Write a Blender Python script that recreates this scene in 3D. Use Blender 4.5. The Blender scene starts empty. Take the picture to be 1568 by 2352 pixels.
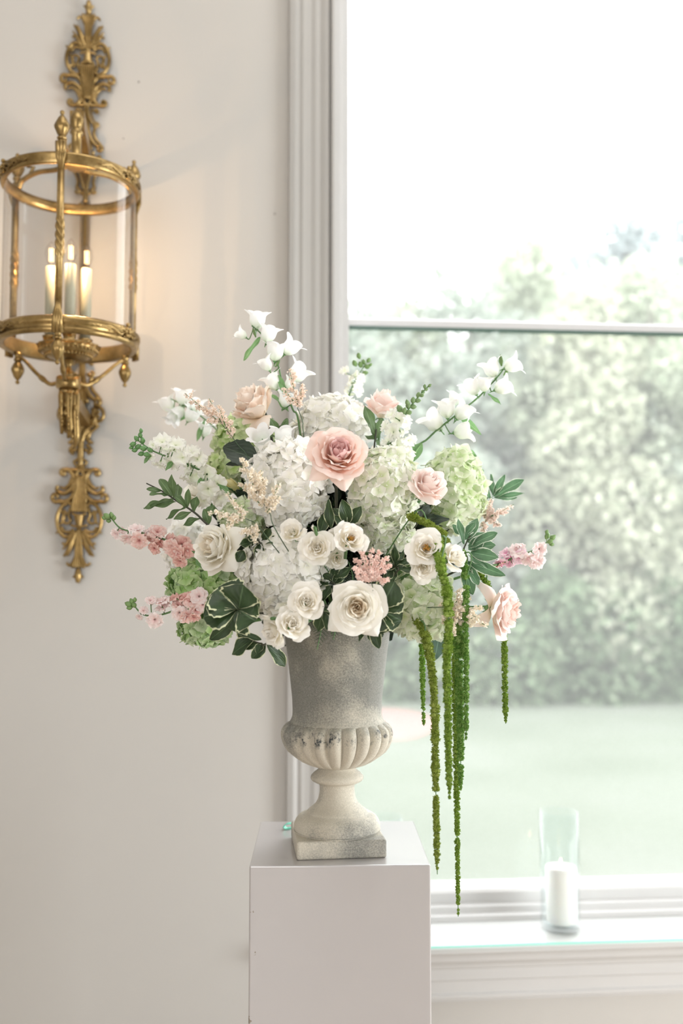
import bpy, math, random
import numpy as np
from mathutils import Vector, Matrix, Quaternion, noise

random.seed(7)
rng = np.random.default_rng(7)
SC = bpy.context.scene
COL = SC.collection
PI = math.pi

# ------------------------------------------------------------------ camera
FPX = 2250.0
YAW, PITCH = math.radians(4.73), math.radians(4.04)
EYE = Vector((0, 0, 1.48))
RT = Vector((math.cos(YAW), -math.sin(YAW), 0))
FH = Vector((math.sin(YAW), math.cos(YAW), 0))
FW = FH * math.cos(PITCH) + Vector((0, 0, math.sin(PITCH)))
UP = FH * -math.sin(PITCH) + Vector((0, 0, math.cos(PITCH)))
cam_data = bpy.data.cameras.new('camera')
cam = bpy.data.objects.new('camera', cam_data)
COL.objects.link(cam)
cam.matrix_world = Matrix(((RT.x, UP.x, -FW.x, EYE.x), (RT.y, UP.y, -FW.y, EYE.y), (RT.z, UP.z, -FW.z, EYE.z), (0, 0, 0, 1)))
cam_data.sensor_fit = 'VERTICAL'
cam_data.sensor_height = 36
cam_data.lens = FPX / 2352 * 36
cam_data.clip_start = 0.05
cam_data.clip_end = 400
cam_data.dof.use_dof = True
cam_data.dof.focus_distance = 1.60
cam_data.dof.aperture_fstop = 2.2
SC.camera = cam

# ------------------------------------------------------------------ sky
SKY = 5.1
world = bpy.data.worlds.new('overcast_sky')
SC.world = world
world.use_nodes = True
wn = world.node_tree
bg = wn.nodes['Background']
bg.inputs[0].default_value = (0.98, 0.985, 1.0, 1)
bg.inputs[1].default_value = SKY

def area_light(name, loc, target, w, h, watts, color):
    ld = bpy.data.lights.new(name, 'AREA')
    ld.shape = 'RECTANGLE'; ld.size = w; ld.size_y = h; ld.energy = watts; ld.color = color
    o = bpy.data.objects.new(name, ld); COL.objects.link(o)
    o.location = loc
    o.rotation_euler = (Vector(target) - Vector(loc)).to_track_quat('-Z', 'Y').to_euler()
    return o
# added fill behind and beside the camera; windows there are assumed, the walls are solid
area_light('added_rear_fill', (-1.5, -3.9, 1.9), (-1.3, 0, 1.6), 2.4, 2.8, 68, (1.0, 0.99, 0.985))  # added to light the fronts facing the camera; no rear window is built
area_light('added_side_fill', (4.35, 0.35, 1.0), (0, 2.0, 0.8), 2.2, 1.9, 150, (0.94, 0.98, 1.0))  # added low to brighten the window wall; a side window is only assumed
# soft overhead fill, added to brighten upward faces; no ceiling fitting is known
area_light('overhead_fill', (0.5, 0.9, 4.72), (0.5, 0.95, 0), 1.8, 1.8, 21, (1.0, 0.99, 0.975))

SC.view_settings.view_transform = 'Standard'
SC.view_settings.look = 'None'
SC.view_settings.gamma = 1.0
SC.view_settings.use_curve_mapping = False
SC.view_settings.exposure = 0.52
SC.cycles.use_denoising = True
SC.cycles.max_bounces = 10
SC.cycles.diffuse_bounces = 8
SC.cycles.glossy_bounces = 4
SC.cycles.transmission_bounces = 6
SC.cycles.transparent_max_bounces = 16
SC.cycles.caustics_reflective = False
SC.cycles.caustics_refractive = False
SC.cycles.sample_clamp_indirect = 6.0

# ------------------------------------------------------------------ view geometry helpers (a picture position plus a distance gives a place in the room)
def ray(px, py):
    return RT * ((px - 784) / FPX) + UP * (-(py - 1176) / FPX) + FW
def at(px, py, d):
    r = ray(px, py)
    return EYE + r * (d / r.dot(FH))
def on_y(px, py, y):
    r = ray(px, py)
    return EYE + r * (y / r.y)
def on_z(px, py, z):
    r = ray(px, py)
    return EYE + r * ((z - EYE.z) / r.z)

# ------------------------------------------------------------------ mesh helpers
class MB:
    """collects geometry for ONE mesh; attr holds (u, v, r) for each vertex"""
    def __init__(s): s.v = []; s.f = []; s.a = []
    def add(s, vs, fs, attr=None):
        n = len(s.v)
        s.v.extend([tuple(p) for p in vs])
        s.f.extend([tuple(i + n for i in f) for f in fs])
        s.a.extend(attr if attr is not None else [(0, 0, 0)] * len(vs))
    def grid(s, nu, nv, fn, closed=False, attr=None):
        vs, at_ = [], []
        for j in range(nv + 1):
            for i in range(nu + (0 if closed else 1)):
                u, v = i / nu, j / nv
                vs.append(fn(u, v)); at_.append(attr(u, v) if attr else (u * 2 - 1, v, 0))
        w = nu if closed else nu + 1
        fs = []
        for j in range(nv):
            for i in range(nu):
                i2 = (i + 1) % w if closed else i + 1
                fs.append((j * w + i, j * w + i2, (j + 1) * w + i2, (j + 1) * w + i))
        s.add(vs, fs, at_)
    def tube(s, pts, rad, n=8, flat=None, cap=True):
        pts = [Vector(p) for p in pts]
        m = len(pts)
        if not hasattr(rad, '__len__'): rad = [rad] * m
        t0 = (pts[1] - pts[0]).normalized()
        ref = Vector(flat) if flat is not None else (Vector((0, 0, 1)) if abs(t0.z) < .9 else Vector((1, 0, 0)))
        vs = []
        x = None
        for k in range(m):
            t = (pts[min(k + 1, m - 1)] - pts[max(k - 1, 0)]).normalized()
            if flat is not None:
                y = ref; x = t.cross(y).normalized()
            else:
                if x is None: x = t.cross(ref).normalized()
                else:
                    x = (x - t * x.dot(t)).normalized()
                y = t.cross(x).normalized()
            for i in range(n):
                a = 2 * PI * i / n
                vs.append(pts[k] + x * (math.cos(a) * rad[k]) + y * (math.sin(a) * rad[k]))
        fs = [(k * n + i, k * n + (i + 1) % n, (k + 1) * n + (i + 1) % n, (k + 1) * n + i) for k in range(m - 1) for i in range(n)]
        if cap: fs += [tuple(reversed(range(n))), tuple(range((m - 1) * n, m * n))]
        s.add(vs, fs, [(0, k / (m - 1), 0) for k in range(m) for i in range(n)])
    def lathe(s, prof, n=32, c=(0, 0, 0), mod=None, axis=None, cap=True):
        c = Vector(c); vs = []
        M = axis if axis is not None else Matrix.Identity(3)
        for (r, z) in prof:
            for i in range(n):
                a = 2 * PI * i / n
                rr = r * (mod(a, z) if mod else 1)
                vs.append(c + M @ Vector((rr * math.cos(a), rr * math.sin(a), z)))
        m = len(prof)
        fs = [(k * n + i, k * n + (i + 1) % n, (k + 1) * n + (i + 1) % n, (k + 1) * n + i) for k in range(m - 1) for i in range(n)]
        if cap: fs += [tuple(reversed(range(n))), tuple(range((m - 1) * n, m * n))]
        s.add(vs, fs)
    def box(s, a, b):
        (x0, y0, z0), (x1, y1, z1) = a, b
        s.add([(x0, y0, z0), (x1, y0, z0), (x1, y1, z0), (x0, y1, z0), (x0, y0, z1), (x1, y0, z1), (x1, y1, z1), (x0, y1, z1)],
              [(3, 2, 1, 0), (4, 5, 6, 7), (0, 1, 5, 4), (1, 2, 6, 5), (2, 3, 7, 6), (3, 0, 4, 7)])
    def ball(s, c, r, n=8, m=6, sq=1.0):
        c = Vector(c)
        s.grid(n, m, lambda u, v: c + Vector((math.cos(2 * PI * u) * math.sin(PI * v) * r, math.sin(2 * PI * u) * math.sin(PI * v) * r, -math.cos(PI * v) * r * sq)), closed=True)
    def mesh(s, name, mat, smooth=True, recalc=False):
        me = bpy.data.meshes.new(name)
        me.from_pydata(s.v, [], s.f)
        if smooth: me.polygons.foreach_set('use_smooth', [True] * len(s.f))
        al = me.attributes.new('pv', 'FLOAT_VECTOR', 'POINT')
        al.data.foreach_set('vector', np.array(s.a, dtype=np.float32).ravel())
        me.materials.append(mat)
        me.update()
        return me
    def build(s, name, mat, parent=None, smooth=True, origin=(0, 0, 0)):
        if any(origin):
            o_ = Vector(origin); s.v = [tuple(Vector(p) - o_) for p in s.v]
        return link(name, s.mesh(name, mat, smooth), parent, loc=origin if parent is None else None)

def link(name, me, parent=None, loc=None, rot=None, scale=None):
    o = bpy.data.objects.new(name, me)
    COL.objects.link(o)
    if parent is not None: o.parent = parent
    if loc is not None: o.location = loc
    if rot is not None:
        o.rotation_mode = 'QUATERNION'
        o.rotation_quaternion = rot.to_quaternion() if isinstance(rot, Matrix) else rot
    if scale is not None: o.scale = (scale,) * 3 if not hasattr(scale, '__len__') else scale
    return o
def tag(o, label, cat, group=None, kind=None):
    o['label'] = label
    if cat: o['category'] = cat
    if group: o['group'] = group
    if kind: o['kind'] = kind
    return o
def thing(name, label, cat, loc, group=None, rot=None):
    o = bpy.data.objects.new(name, None); o.empty_display_size = .02
    COL.objects.link(o); o.location = loc
    if rot is not None:
        o.rotation_mode = 'QUATERNION'; o.rotation_quaternion = rot.to_quaternion()
    return tag(o, label, cat, group)
def npmesh(name, V, F, mat, attr=None, smooth=False):
    me = bpy.data.meshes.new(name)
    k = F.shape[1]
    me.vertices.add(len(V)); me.vertices.foreach_set('co', V.astype(np.float32).ravel())
    me.loops.add(F.size); me.loops.foreach_set('vertex_index', F.astype(np.int32).ravel())
    me.polygons.add(len(F)); me.polygons.foreach_set('loop_start', np.arange(0, F.size, k, dtype=np.int32))
    if attr is not None:
        al = me.attributes.new('pv', 'FLOAT_VECTOR', 'POINT'); al.data.foreach_set('vector', attr.astype(np.float32).ravel())
    me.update(calc_edges=True)
    me.polygons.foreach_set('use_smooth', np.full(len(F), smooth))
    me.materials.append(mat)
    return me
def rand_rot(n):
    q = rng.normal(size=(n, 4)); q /= np.linalg.norm(q, axis=1)[:, None]
    w, x, y, z = q.T
    return np.stack([np.stack([1 - 2 * (y * y + z * z), 2 * (x * y - z * w), 2 * (x * z + y * w)], -1),
                     np.stack([2 * (x * y + z * w), 1 - 2 * (x * x + z * z), 2 * (y * z - x * w)], -1),
                     np.stack([2 * (x * z - y * w), 2 * (y * z + x * w), 1 - 2 * (x * x + y * y)], -1)], 1)
def frames(D):
    """rotation matrices whose Z column follows each row of D, random roll"""
    n = len(D); D = D / np.linalg.norm(D, axis=1)[:, None]
    h = rng.normal(size=(n, 3)); X = np.cross(D, h); X /= np.linalg.norm(X, axis=1)[:, None]
    Y = np.cross(D, X)
    return np.stack([X, Y, D], -1)
def scatter(name, TV, TF, pos, R, sc, mat, attr_r=None, smooth=False, ta=None):
    n, k = len(pos), len(TV)
    sc = np.asarray(sc); sc = sc[:, None, None] if sc.ndim == 1 else sc[:, None, :]
    V = np.einsum('nij,nkj->nki', R, TV[None] * sc) + pos[:, None, :]
    F = (TF[None] + (np.arange(n) * k)[:, None, None]).reshape(-1, TF.shape[1])
    rr = rng.random(n) if attr_r is None else attr_r
    A = np.zeros((n, k, 3)); A[..., 2] = rr[:, None]
    if ta is not None: A[..., :2] = ta[None, :, :2]
    return npmesh(name, V.reshape(-1, 3), F, mat, A.reshape(-1, 3), smooth)
def zframe(d, roll=0.0, hint=None):
    z = Vector(d).normalized()
    h = Vector(hint) if hint is not None else (Vector((0, 0, 1)) if abs(z.z) < .95 else Vector((0, 1, 0)))
    x = h.cross(z).normalized(); y = z.cross(x)
    M = Matrix((x, y, z)).transposed()
    return M @ Matrix.Rotation(roll, 3, 'Z')
def yframe(d, n):
    y = Vector(d).normalized(); n = Vector(n)
    z = (n - y * n.dot(y)).normalized(); x = y.cross(z)
    return Matrix((x, y, z)).transposed()
def smooth_path(pts, k=6):
    pts = [Vector(p) for p in pts]
    if len(pts) < 3:
        return [pts[0].lerp(pts[-1], i / k) for i in range(k + 1)]
    P = [pts[0] * 2 - pts[1]] + pts + [pts[-1] * 2 - pts[-2]]
    out = []
    for i in range(1, len(P) - 2):
        p0, p1, p2, p3 = P[i - 1:i + 3]
        for j in range(k):
            t = j / k
            out.append(.5 * ((2 * p1) + (p2 - p0) * t + (2 * p0 - 5 * p1 + 4 * p2 - p3) * t * t + (3 * p1 - p0 - 3 * p2 + p3) * t ** 3))
    out.append(pts[-1])
    return out
def nz(x, y, z): return noise.noise(Vector((x, y, z)))

# ------------------------------------------------------------------ materials
def S(r, g, b):
    f = lambda c: (c / 255 / 12.92) if c <= 10 else ((c / 255 + .055) / 1.055) ** 2.4
    return (f(r), f(g), f(b), 1)
def newmat(name):
    m = bpy.data.materials.new(name); m.use_nodes = True
    nt = m.node_tree; nt.nodes.clear()
    return m, nt, nt.nodes.new('ShaderNodeOutputMaterial')
def N(nt, t, **kw):
    n = nt.nodes.new('ShaderNode' + t)
    for k, v in kw.items():
        if k.startswith('i_'): n.inputs[int(k[2:])].default_value = v
        else: setattr(n, k, v)
    return n
def ramp(nt, fac, stops):
    r = N(nt, 'ValToRGB'); nt.links.new(fac, r.inputs[0])
    e = r.color_ramp.elements
    while len(e) < len(stops): e.new(.5)
    for el, (p, c) in zip(e, stops): el.position = p; el.color = c
    return r.outputs[0]
def noise_tex(nt, scale, detail=4, coord='Object', rough=.5, vec=None):
    n = N(nt, 'TexNoise'); n.inputs['Scale'].default_value = scale; n.inputs['Detail'].default_value = detail; n.inputs['Roughness'].default_value = rough
    if vec is None: vec = N(nt, 'TexCoord').outputs[coord]
    nt.links.new(vec, n.inputs['Vector'])
    return n.outputs['Fac']
def mixc(nt, fac, a, b, mode='MIX'):
    m = N(nt, 'Mix', data_type='RGBA', blend_type=mode)
    for k, x in ((0, fac), (6, a), (7, b)):
        if hasattr(x, 'is_linked') or hasattr(x, 'node'): nt.links.new(x, m.inputs[k])
        else: m.inputs[k].default_value = x
    return m.outputs[2]
def solid(name, col, rough=.5, metal=0, var=.04, scale=6, bump=0, bscale=60, spec=.5, coat=0):
    m, nt, out = newmat(name)
    p = N(nt, 'BsdfPrincipled')
    f = noise_tex(nt, scale, 5)
    dark = tuple(c * (1 - var * 2) for c in col[:3]) + (1,)
    lite = tuple(min(1, c * (1 + var)) for c in col[:3]) + (1,)
    nt.links.new(ramp(nt, f, [(.3, dark), (.7, lite)]), p.inputs['Base Color'])
    p.inputs['Roughness'].default_value = rough; p.inputs['Metallic'].default_value = metal
    p.inputs['Specular IOR Level'].default_value = spec
    p.inputs['Coat Weight'].default_value = coat
    if bump:
        b = N(nt, 'Bump'); b.inputs['Strength'].default_value = bump; b.inputs['Distance'].default_value = .002
        nt.links.new(noise_tex(nt, bscale, 6), b.inputs['Height']); nt.links.new(b.outputs[0], p.inputs['Normal'])
    nt.links.new(p.outputs[0], out.inputs[0])
    return m
def petal(name, base, mid, edge, trans=.35, veins=.0, rough=.55, objvar=.0, tmul=1.0):
    """colour runs along the petal: claw, blade, rim (pigment, by the petal's own coordinates)"""
    m, nt, out = newmat(name)
    a = N(nt, 'Attribute', attribute_name='pv')
    sep = N(nt, 'SeparateXYZ'); nt.links.new(a.outputs['Vector'], sep.inputs[0])
    n_ = noise_tex(nt, 60, 3)
    add = N(nt, 'Math', operation='MULTIPLY_ADD'); nt.links.new(n_, add.inputs[0]); add.inputs[1].default_value = .18; nt.links.new(sep.outputs[1], add.inputs[2])
    sub = N(nt, 'Math', operation='SUBTRACT'); nt.links.new(add.outputs[0], sub.inputs[0]); sub.inputs[1].default_value = .09
    col = ramp(nt, sub.outputs[0], [(0, base), (.5, mid), (1, edge)])
    if veins:
        w = N(nt, 'TexWave', wave_type='BANDS', bands_direction='X'); w.inputs['Scale'].default_value = 3.2; w.inputs['Distortion'].default_value = 1.5
        nt.links.new(a.outputs['Vector'], w.inputs['Vector'])
        vm = N(nt, 'Math', operation='MULTIPLY'); nt.links.new(w.outputs['Fac'], vm.inputs[0]); vm.inputs[1].default_value = veins
        col = mixc(nt, vm.outputs[0], col, base)
    if objvar:
        oi = N(nt, 'ObjectInfo')
        hsv = N(nt, 'HueSaturation'); nt.links.new(col, hsv.inputs['Color'])
        mr = N(nt, 'MapRange'); nt.links.new(oi.outputs['Random'], mr.inputs[0]); mr.inputs[3].default_value = 1 - objvar; mr.inputs[4].default_value = 1 + objvar
        nt.links.new(mr.outputs[0], hsv.inputs['Saturation'])
        mr2 = N(nt, 'MapRange'); nt.links.new(oi.outputs['Random'], mr2.inputs[0]); mr2.inputs[3].default_value = 1.03; mr2.inputs[4].default_value = 1 - objvar * .18
        nt.links.new(mr2.outputs[0], hsv.inputs['Value'])
        col = hsv.outputs[0]
    p = N(nt, 'BsdfPrincipled'); p.inputs['Roughness'].default_value = rough; p.inputs['Specular IOR Level'].default_value = .25
    nt.links.new(col, p.inputs['Base Color'])
    t = N(nt, 'BsdfTranslucent'); nt.links.new(col, t.inputs[0])
    mx = N(nt, 'MixShader'); mx.inputs[0].default_value = trans
    nt.links.new(p.outputs[0], mx.inputs[1]); nt.links.new(t.outputs[0], mx.inputs[2])
    nt.links.new(mx.outputs[0], out.inputs[0])
    return m
def leafmat(name, dark, lite, edge=None, rough=.45, trans=.22, ew=.78, spec=.5):
    m, nt, out = newmat(name)
    a = N(nt, 'Attribute', attribute_name='pv')
    sep = N(nt, 'SeparateXYZ'); nt.links.new(a.outputs['Vector'], sep.inputs[0])
    n_ = noise_tex(nt, 45, 4)
    col = ramp(nt, n_, [(.3, dark), (.72, lite)])
    ab = N(nt, 'Math', operation='ABSOLUTE'); nt.links.new(sep.outputs[0], ab.inputs[0])
    mid = N(nt, 'Math', operation='LESS_THAN'); nt.links.new(ab.outputs[0], mid.inputs[0]); mid.inputs[1].default_value = .045
    mf = N(nt, 'Math', operation='MULTIPLY'); nt.links.new(mid.outputs[0], mf.inputs[0]); mf.inputs[1].default_value = .45
    col = mixc(nt, mf.outputs[0], col, tuple(min(1, c * 2.2 + .05) for c in lite[:3]) + (1,))
    if edge:
        n2 = noise_tex(nt, 160, 2)
        ad = N(nt, 'Math', operation='MULTIPLY_ADD'); nt.links.new(n2, ad.inputs[0]); ad.inputs[1].default_value = .35; nt.links.new(ab.outputs[0], ad.inputs[2])
        g = N(nt, 'Math', operation='GREATER_THAN'); nt.links.new(ad.outputs[0], g.inputs[0]); g.inputs[1].default_value = ew + .22
        col = mixc(nt, g.outputs[0], col, edge)
    p = N(nt, 'BsdfPrincipled'); p.inputs['Roughness'].default_value = rough; p.inputs['Specular IOR Level'].default_value = spec
    nt.links.new(col, p.inputs['Base Color'])
    w = N(nt, 'TexWave', wave_type='BANDS', bands_direction='DIAGONAL'); w.inputs['Scale'].default_value = 2.2; w.inputs['Distortion'].default_value = 1
    nt.links.new(a.outputs['Vector'], w.inputs['Vector'])
    b = N(nt, 'Bump'); b.inputs['Strength'].default_value = .25; b.inputs['Distance'].default_value = .001
    nt.links.new(w.outputs['Fac'], b.inputs['Height']); nt.links.new(b.outputs[0], p.inputs['Normal'])
    t = N(nt, 'BsdfTranslucent'); nt.links.new(col, t.inputs[0])
    mx = N(nt, 'MixShader'); mx.inputs[0].default_value = trans
    nt.links.new(p.outputs[0], mx.inputs[1]); nt.links.new(t.outputs[0], mx.inputs[2])
    nt.links.new(mx.outputs[0], out.inputs[0])
    return m
def randleaf(name, cols, trans=.4, rough=.6):
    """foliage whose leaves differ in colour one from the next (attribute r)"""
    m, nt, out = newmat(name)
    a = N(nt, 'Attribute', attribute_name='pv')
    sep = N(nt, 'SeparateXYZ'); nt.links.new(a.outputs['Vector'], sep.inputs[0])
    k = len(cols)
    col = ramp(nt, sep.outputs[2], [(i / (k - 1), c) for i, c in enumerate(cols)])
    d = N(nt, 'BsdfDiffuse'); nt.links.new(col, d.inputs[0])
    t = N(nt, 'BsdfTranslucent'); nt.links.new(col, t.inputs[0])
    mx = N(nt, 'MixShader'); mx.inputs[0].default_value = trans
    nt.links.new(d.outputs[0], mx.inputs[1]); nt.links.new(t.outputs[0], mx.inputs[2])
    nt.links.new(mx.outputs[0], out.inputs[0])
    return m
def thinglass(name, tint, ior=1.45, haze=0.0, rough=0.02, extra=0.0):
    m, nt, out = newmat(name)
    tr = N(nt, 'BsdfTransparent'); tr.inputs[0].default_value = tint
    gl = N(nt, 'BsdfGlossy'); gl.inputs['Roughness'].default_value = rough
    fr = N(nt, 'Fresnel'); geo = N(nt, 'NewGeometry')
    mm = N(nt, 'Math', operation='MULTIPLY_ADD'); nt.links.new(geo.outputs['Backfacing'], mm.inputs[0]); mm.inputs[1].default_value = 1 / ior - ior; mm.inputs[2].default_value = ior
    nt.links.new(mm.outputs[0], fr.inputs[0])
    mx = N(nt, 'MixShader'); nt.links.new(fr.outputs[0], mx.inputs[0])
    nt.links.new(tr.outputs[0], mx.inputs[1]); nt.links.new(gl.outputs[0], mx.inputs[2])
    last = mx.outputs[0]
    if haze:
        t = N(nt, 'BsdfTranslucent'); t.inputs[0].default_value = (1, 1, 1, 1)
        m2 = N(nt, 'MixShader'); m2.inputs[0].default_value = haze
        nt.links.new(last, m2.inputs[1]); nt.links.new(t.outputs[0], m2.inputs[2]); last = m2.outputs[0]
    nt.links.new(last, out.inputs[0])
    return m
def emit(name, col, s):
    m, nt, out = newmat(name)
    e = N(nt, 'Emission'); e.inputs[0].default_value = col; e.inputs[1].default_value = s
    nt.links.new(e.outputs[0], out.inputs[0]); return m

M_wall = solid('wall_paint', (.515, .498, .472, 1), .7, var=.012, scale=1.2, bump=.12, bscale=220)
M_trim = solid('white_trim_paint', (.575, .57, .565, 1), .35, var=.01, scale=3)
M_casing = solid('shaded_trim_paint', (.42, .408, .39, 1), .4, var=.01, scale=3)  # same trim paint, darkened: the casing's shade is put into its colour
M_ceil = solid('ceiling_paint', (.86, .85, .83, 1), .8, var=.01)
M_floor = solid('oak_floor', (.50, .42, .34, 1), .4, var=.12, scale=3)
M_pane = thinglass('window_glass', (.97, .985, .98, 1), haze=.085)  # haze mixes white into the pane to imitate veiling glare
M_brass = None

# ================================================================== THE ROOM
WY = 2.45                                   # room face of the window wall
def zr(py, y, px=1280): return on_y(px, py, y).z
cas_l = on_y(659, 1200, WY - .022).x
cas_r = on_y(766, 1200, WY - .022).x
WX1, WZ1 = 3.1, 4.2
z_sill = zr(2168, 2.395)
y_back = on_z(1280, 2112, z_sill).y         # where the sill meets the frame
GY = y_back + .075                          # glass plane
mb = MB()
WALL_L, WALL_R, H = -3.2, 4.6, 4.8
mb.box((WALL_L, WY, 0), (cas_r, WY + .26, H))
mb.box((WX1, WY, 0), (WALL_R, WY + .26, H))
mb.box((cas_r, WY, 0), (WX1, WY + .26, z_sill - .03))
mb.box((cas_r, WY, WZ1), (WX1, WY + .26, H))
tag(mb.build('wall_back', M_wall, smooth=False), 'pale warm grey painted wall around the tall window', None, kind='structure')
for nm, a, b in (('wall_left', (WALL_L - .2, -4.2, 0), (WALL_L, WY + .26, H)),
                 ('wall_right', (WALL_R, -4.2, 0), (WALL_R + .2, WY + .26, H)), ('wall_front', (WALL_L - .2, -4.4, 0), (WALL_R + .2, -4.2, H))):
    mb = MB(); mb.box(a, b); tag(mb.build(nm, M_wall, smooth=False), 'plain painted wall of the room', None, kind='structure')
mb = MB(); mb.box((WALL_L - .2, -4.4, -.2), (WALL_R + .2, WY + .26, 0)); tag(mb.build('floor', M_floor, smooth=False), 'wooden floor of the room', None, kind='structure')
mb = MB(); mb.box((WALL_L - .2, -4.4, H), (WALL_R + .2, WY + .26, H + .2)); tag(mb.build('ceiling', M_ceil, smooth=False), 'white ceiling of the room', None, kind='structure')

def extrude(mb, prof, p0, p1, ax):
    """prof: closed outline in the two axes other than ax, swept from p0 to p1 along ax"""
    n = len(prof); vs = []
    for p in (p0, p1):
        for (a, b) in prof:
            vs.append((a, b, p) if ax == 2 else (p, a, b))
    fs = [(i, (i + 1) % n, n + (i + 1) % n, n + i) for i in range(n)] + [tuple(reversed(range(n))), tuple(range(n, 2 * n))]
    mb.add(vs, fs)

# window casing (left upright), stepped and fluted profile
w_ = cas_r - cas_l
f_ = WY + .002
prof = [(cas_l, f_), (cas_l, WY - .018)]
for fx, dy in ((.03, .024), (.13, .026), (.17, .018), (.24, .014), (.32, .017), (.40, .014), (.50, .012), (.60, .015), (.70, .013), (.80, .017), (.885, .019), (.89, .019), (.905, .006), (.945, .006), (.955, .022), (1.0, .022)):
    prof.append((cas_l + w_ * fx, WY - dy))
prof.append((cas_r, f_))
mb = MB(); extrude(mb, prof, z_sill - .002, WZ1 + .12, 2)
win = thing('window_1', 'tall white framed window with one horizontal bar overlooking the garden', None, (1.6, WY, z_sill)); win['kind'] = 'structure'

def wbuild(name, mb, mat=None, smooth=False):
    o_ = Vector(win.location); mb.v = [tuple(Vector(p) - o_) for p in mb.v]
    return link(name, mb.mesh(name, mat or M_trim, smooth), win)
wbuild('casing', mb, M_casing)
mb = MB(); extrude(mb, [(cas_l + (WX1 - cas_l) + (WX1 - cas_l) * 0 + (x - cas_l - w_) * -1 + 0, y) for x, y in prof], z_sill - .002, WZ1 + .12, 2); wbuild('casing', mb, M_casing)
# top casing
mb = MB(); mb.box((cas_l, WY - .022, WZ1), (WX1 + w_, WY + .001, WZ1 + .12)); wbuild('casing', mb)
# frame steps at the left jamb
x_a = on_y(774, 1200, WY + .012).x; x_b = on_y(788, 1200, WY + .05).x; x_c = on_y(801, 1200, GY - .03).x
mb = MB(); mb.box((cas_r, WY + .01, z_sill - .01), (x_a, GY + .06, WZ1)); wbuild('jamb', mb)
mb = MB(); mb.box((x_a, WY + .05, z_sill - .01), (x_b, GY + .05, WZ1)); wbuild('window_stop', mb)
mb = MB(); mb.box((x_b, GY - .03, z_sill - .01), (x_c, GY + .03, WZ1)); wbuild('sash_stile', mb)
mb = MB(); mb.box((WX1 - .08, WY + .01, z_sill - .01), (WX1, GY + .06, WZ1)); wbuild('jamb', mb)
mb = MB(); mb.box((x_c, WY + .03, WZ1 - .07), (WX1 - .08, GY + .05, WZ1)); wbuild('head_rail', mb)
# bottom rail with its steps, swept along the wall
xr = WX1 - .08
yb = y_back
prof = [(GY + .05, z_sill - .02), (yb, z_sill - .02), (yb, zr(2111, yb)), (yb + .004, zr(2099, yb + .004)), (yb + .012, zr(2096, yb + .012)),
        (yb + .022, zr(2092, yb + .022)), (yb + .026, zr(2077, yb + .026)), (yb + .032, zr(2072, yb + .032)), (yb + .040, zr(2068, yb + .040)),
        (yb + .042, zr(2045, yb + .042)), (yb + .050, zr(2036, yb + .050)), (GY - .006, zr(2031, GY - .006)), (GY + .05, zr(2031, GY - .006))]
mb = MB(); extrude(mb, prof, x_a, xr, 0); wbuild('bottom_rail', mb)
zg0 = zr(2031, GY - .006)
zb0, zb1 = on_y(1180, 756, GY - .012).z, on_y(1180, 737, GY - .012).z
mb = MB(); extrude(mb, [(GY - .012, zb0), (GY - .016, zb0 + .004), (GY - .016, zb1 - .006), (GY - .008, zb1), (GY + .02, zb1), (GY + .02, zb0)], x_c, xr, 0); wbuild('window_bar', mb, solid('grey_bar_paint', (.60, .60, .61, 1), .4, var=.02))
mb = MB(); mb.box((x_c, GY - .013, zb0 - .0035), (xr, GY + .018, zb0)); wbuild('rubber_seal', mb, solid('dark_green_seal', (.10, .17, .15, 1), .6))
for z0, z1, nm in ((zg0 - .01, zb0 - .003, 'glass_pane'), (zb1 - .002, WZ1 - .06, 'glass_pane')):
    mb = MB(); mb.add([(x_c - .01, GY + .004, z0), (xr + .01, GY + .004, z0), (xr + .01, GY + .004, z1), (x_c - .01, GY + .004, z1)], [(0, 1, 2, 3)]); wbuild(nm, mb, M_pane)
# sill board, apron mouldings
sy = 2.395
prof = [(y_back + .05, z_sill), (sy + .004, z_sill), (sy, z_sill - .004), (sy, z_sill - .016), (sy + .006, z_sill - .022), (sy + .016, z_sill - .026), (sy + .018, z_sill - .032), (y_back + .05, z_sill - .032)]
mb = MB(); extrude(mb, prof, cas_l - .02, WX1 + w_ + .02, 0)
tag(mb.build('window_sill', M_trim, smooth=False), 'white window sill board', None, kind='structure')
zt = z_sill - .032
za = zr(2292, WY - .01)
prof = [(WY + .002, zt), (sy + .018, zt), (sy + .020, zt - .010), (sy + .030, zt - .022), (sy + .032, zt - .030), (WY - .018, zt - .034), (WY - .019, zt - .060), (WY - .014, zt - .064), (WY - .014, za + .022),
        (WY - .019, za + .018), (WY - .019, za + .010), (WY - .008, za + .004), (WY - .008, za), (WY + .002, za)]
mb = MB(); extrude(mb, prof, cas_l, WX1 + w_, 0)
tag(mb.build('trim_1', M_trim, smooth=False), 'white moulded apron below the window sill', None, kind='structure')
mb = MB(); mb.box((WALL_L, WY - .018, 0), (WALL_R, WY + .001, .16)); mb.box((WALL_L, WY - .014, .16), (WALL_R, WY + .001, .18))
tag(mb.build('baseboard_back', M_trim, smooth=False), 'white baseboard along the window wall', None, kind='structure')

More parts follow.
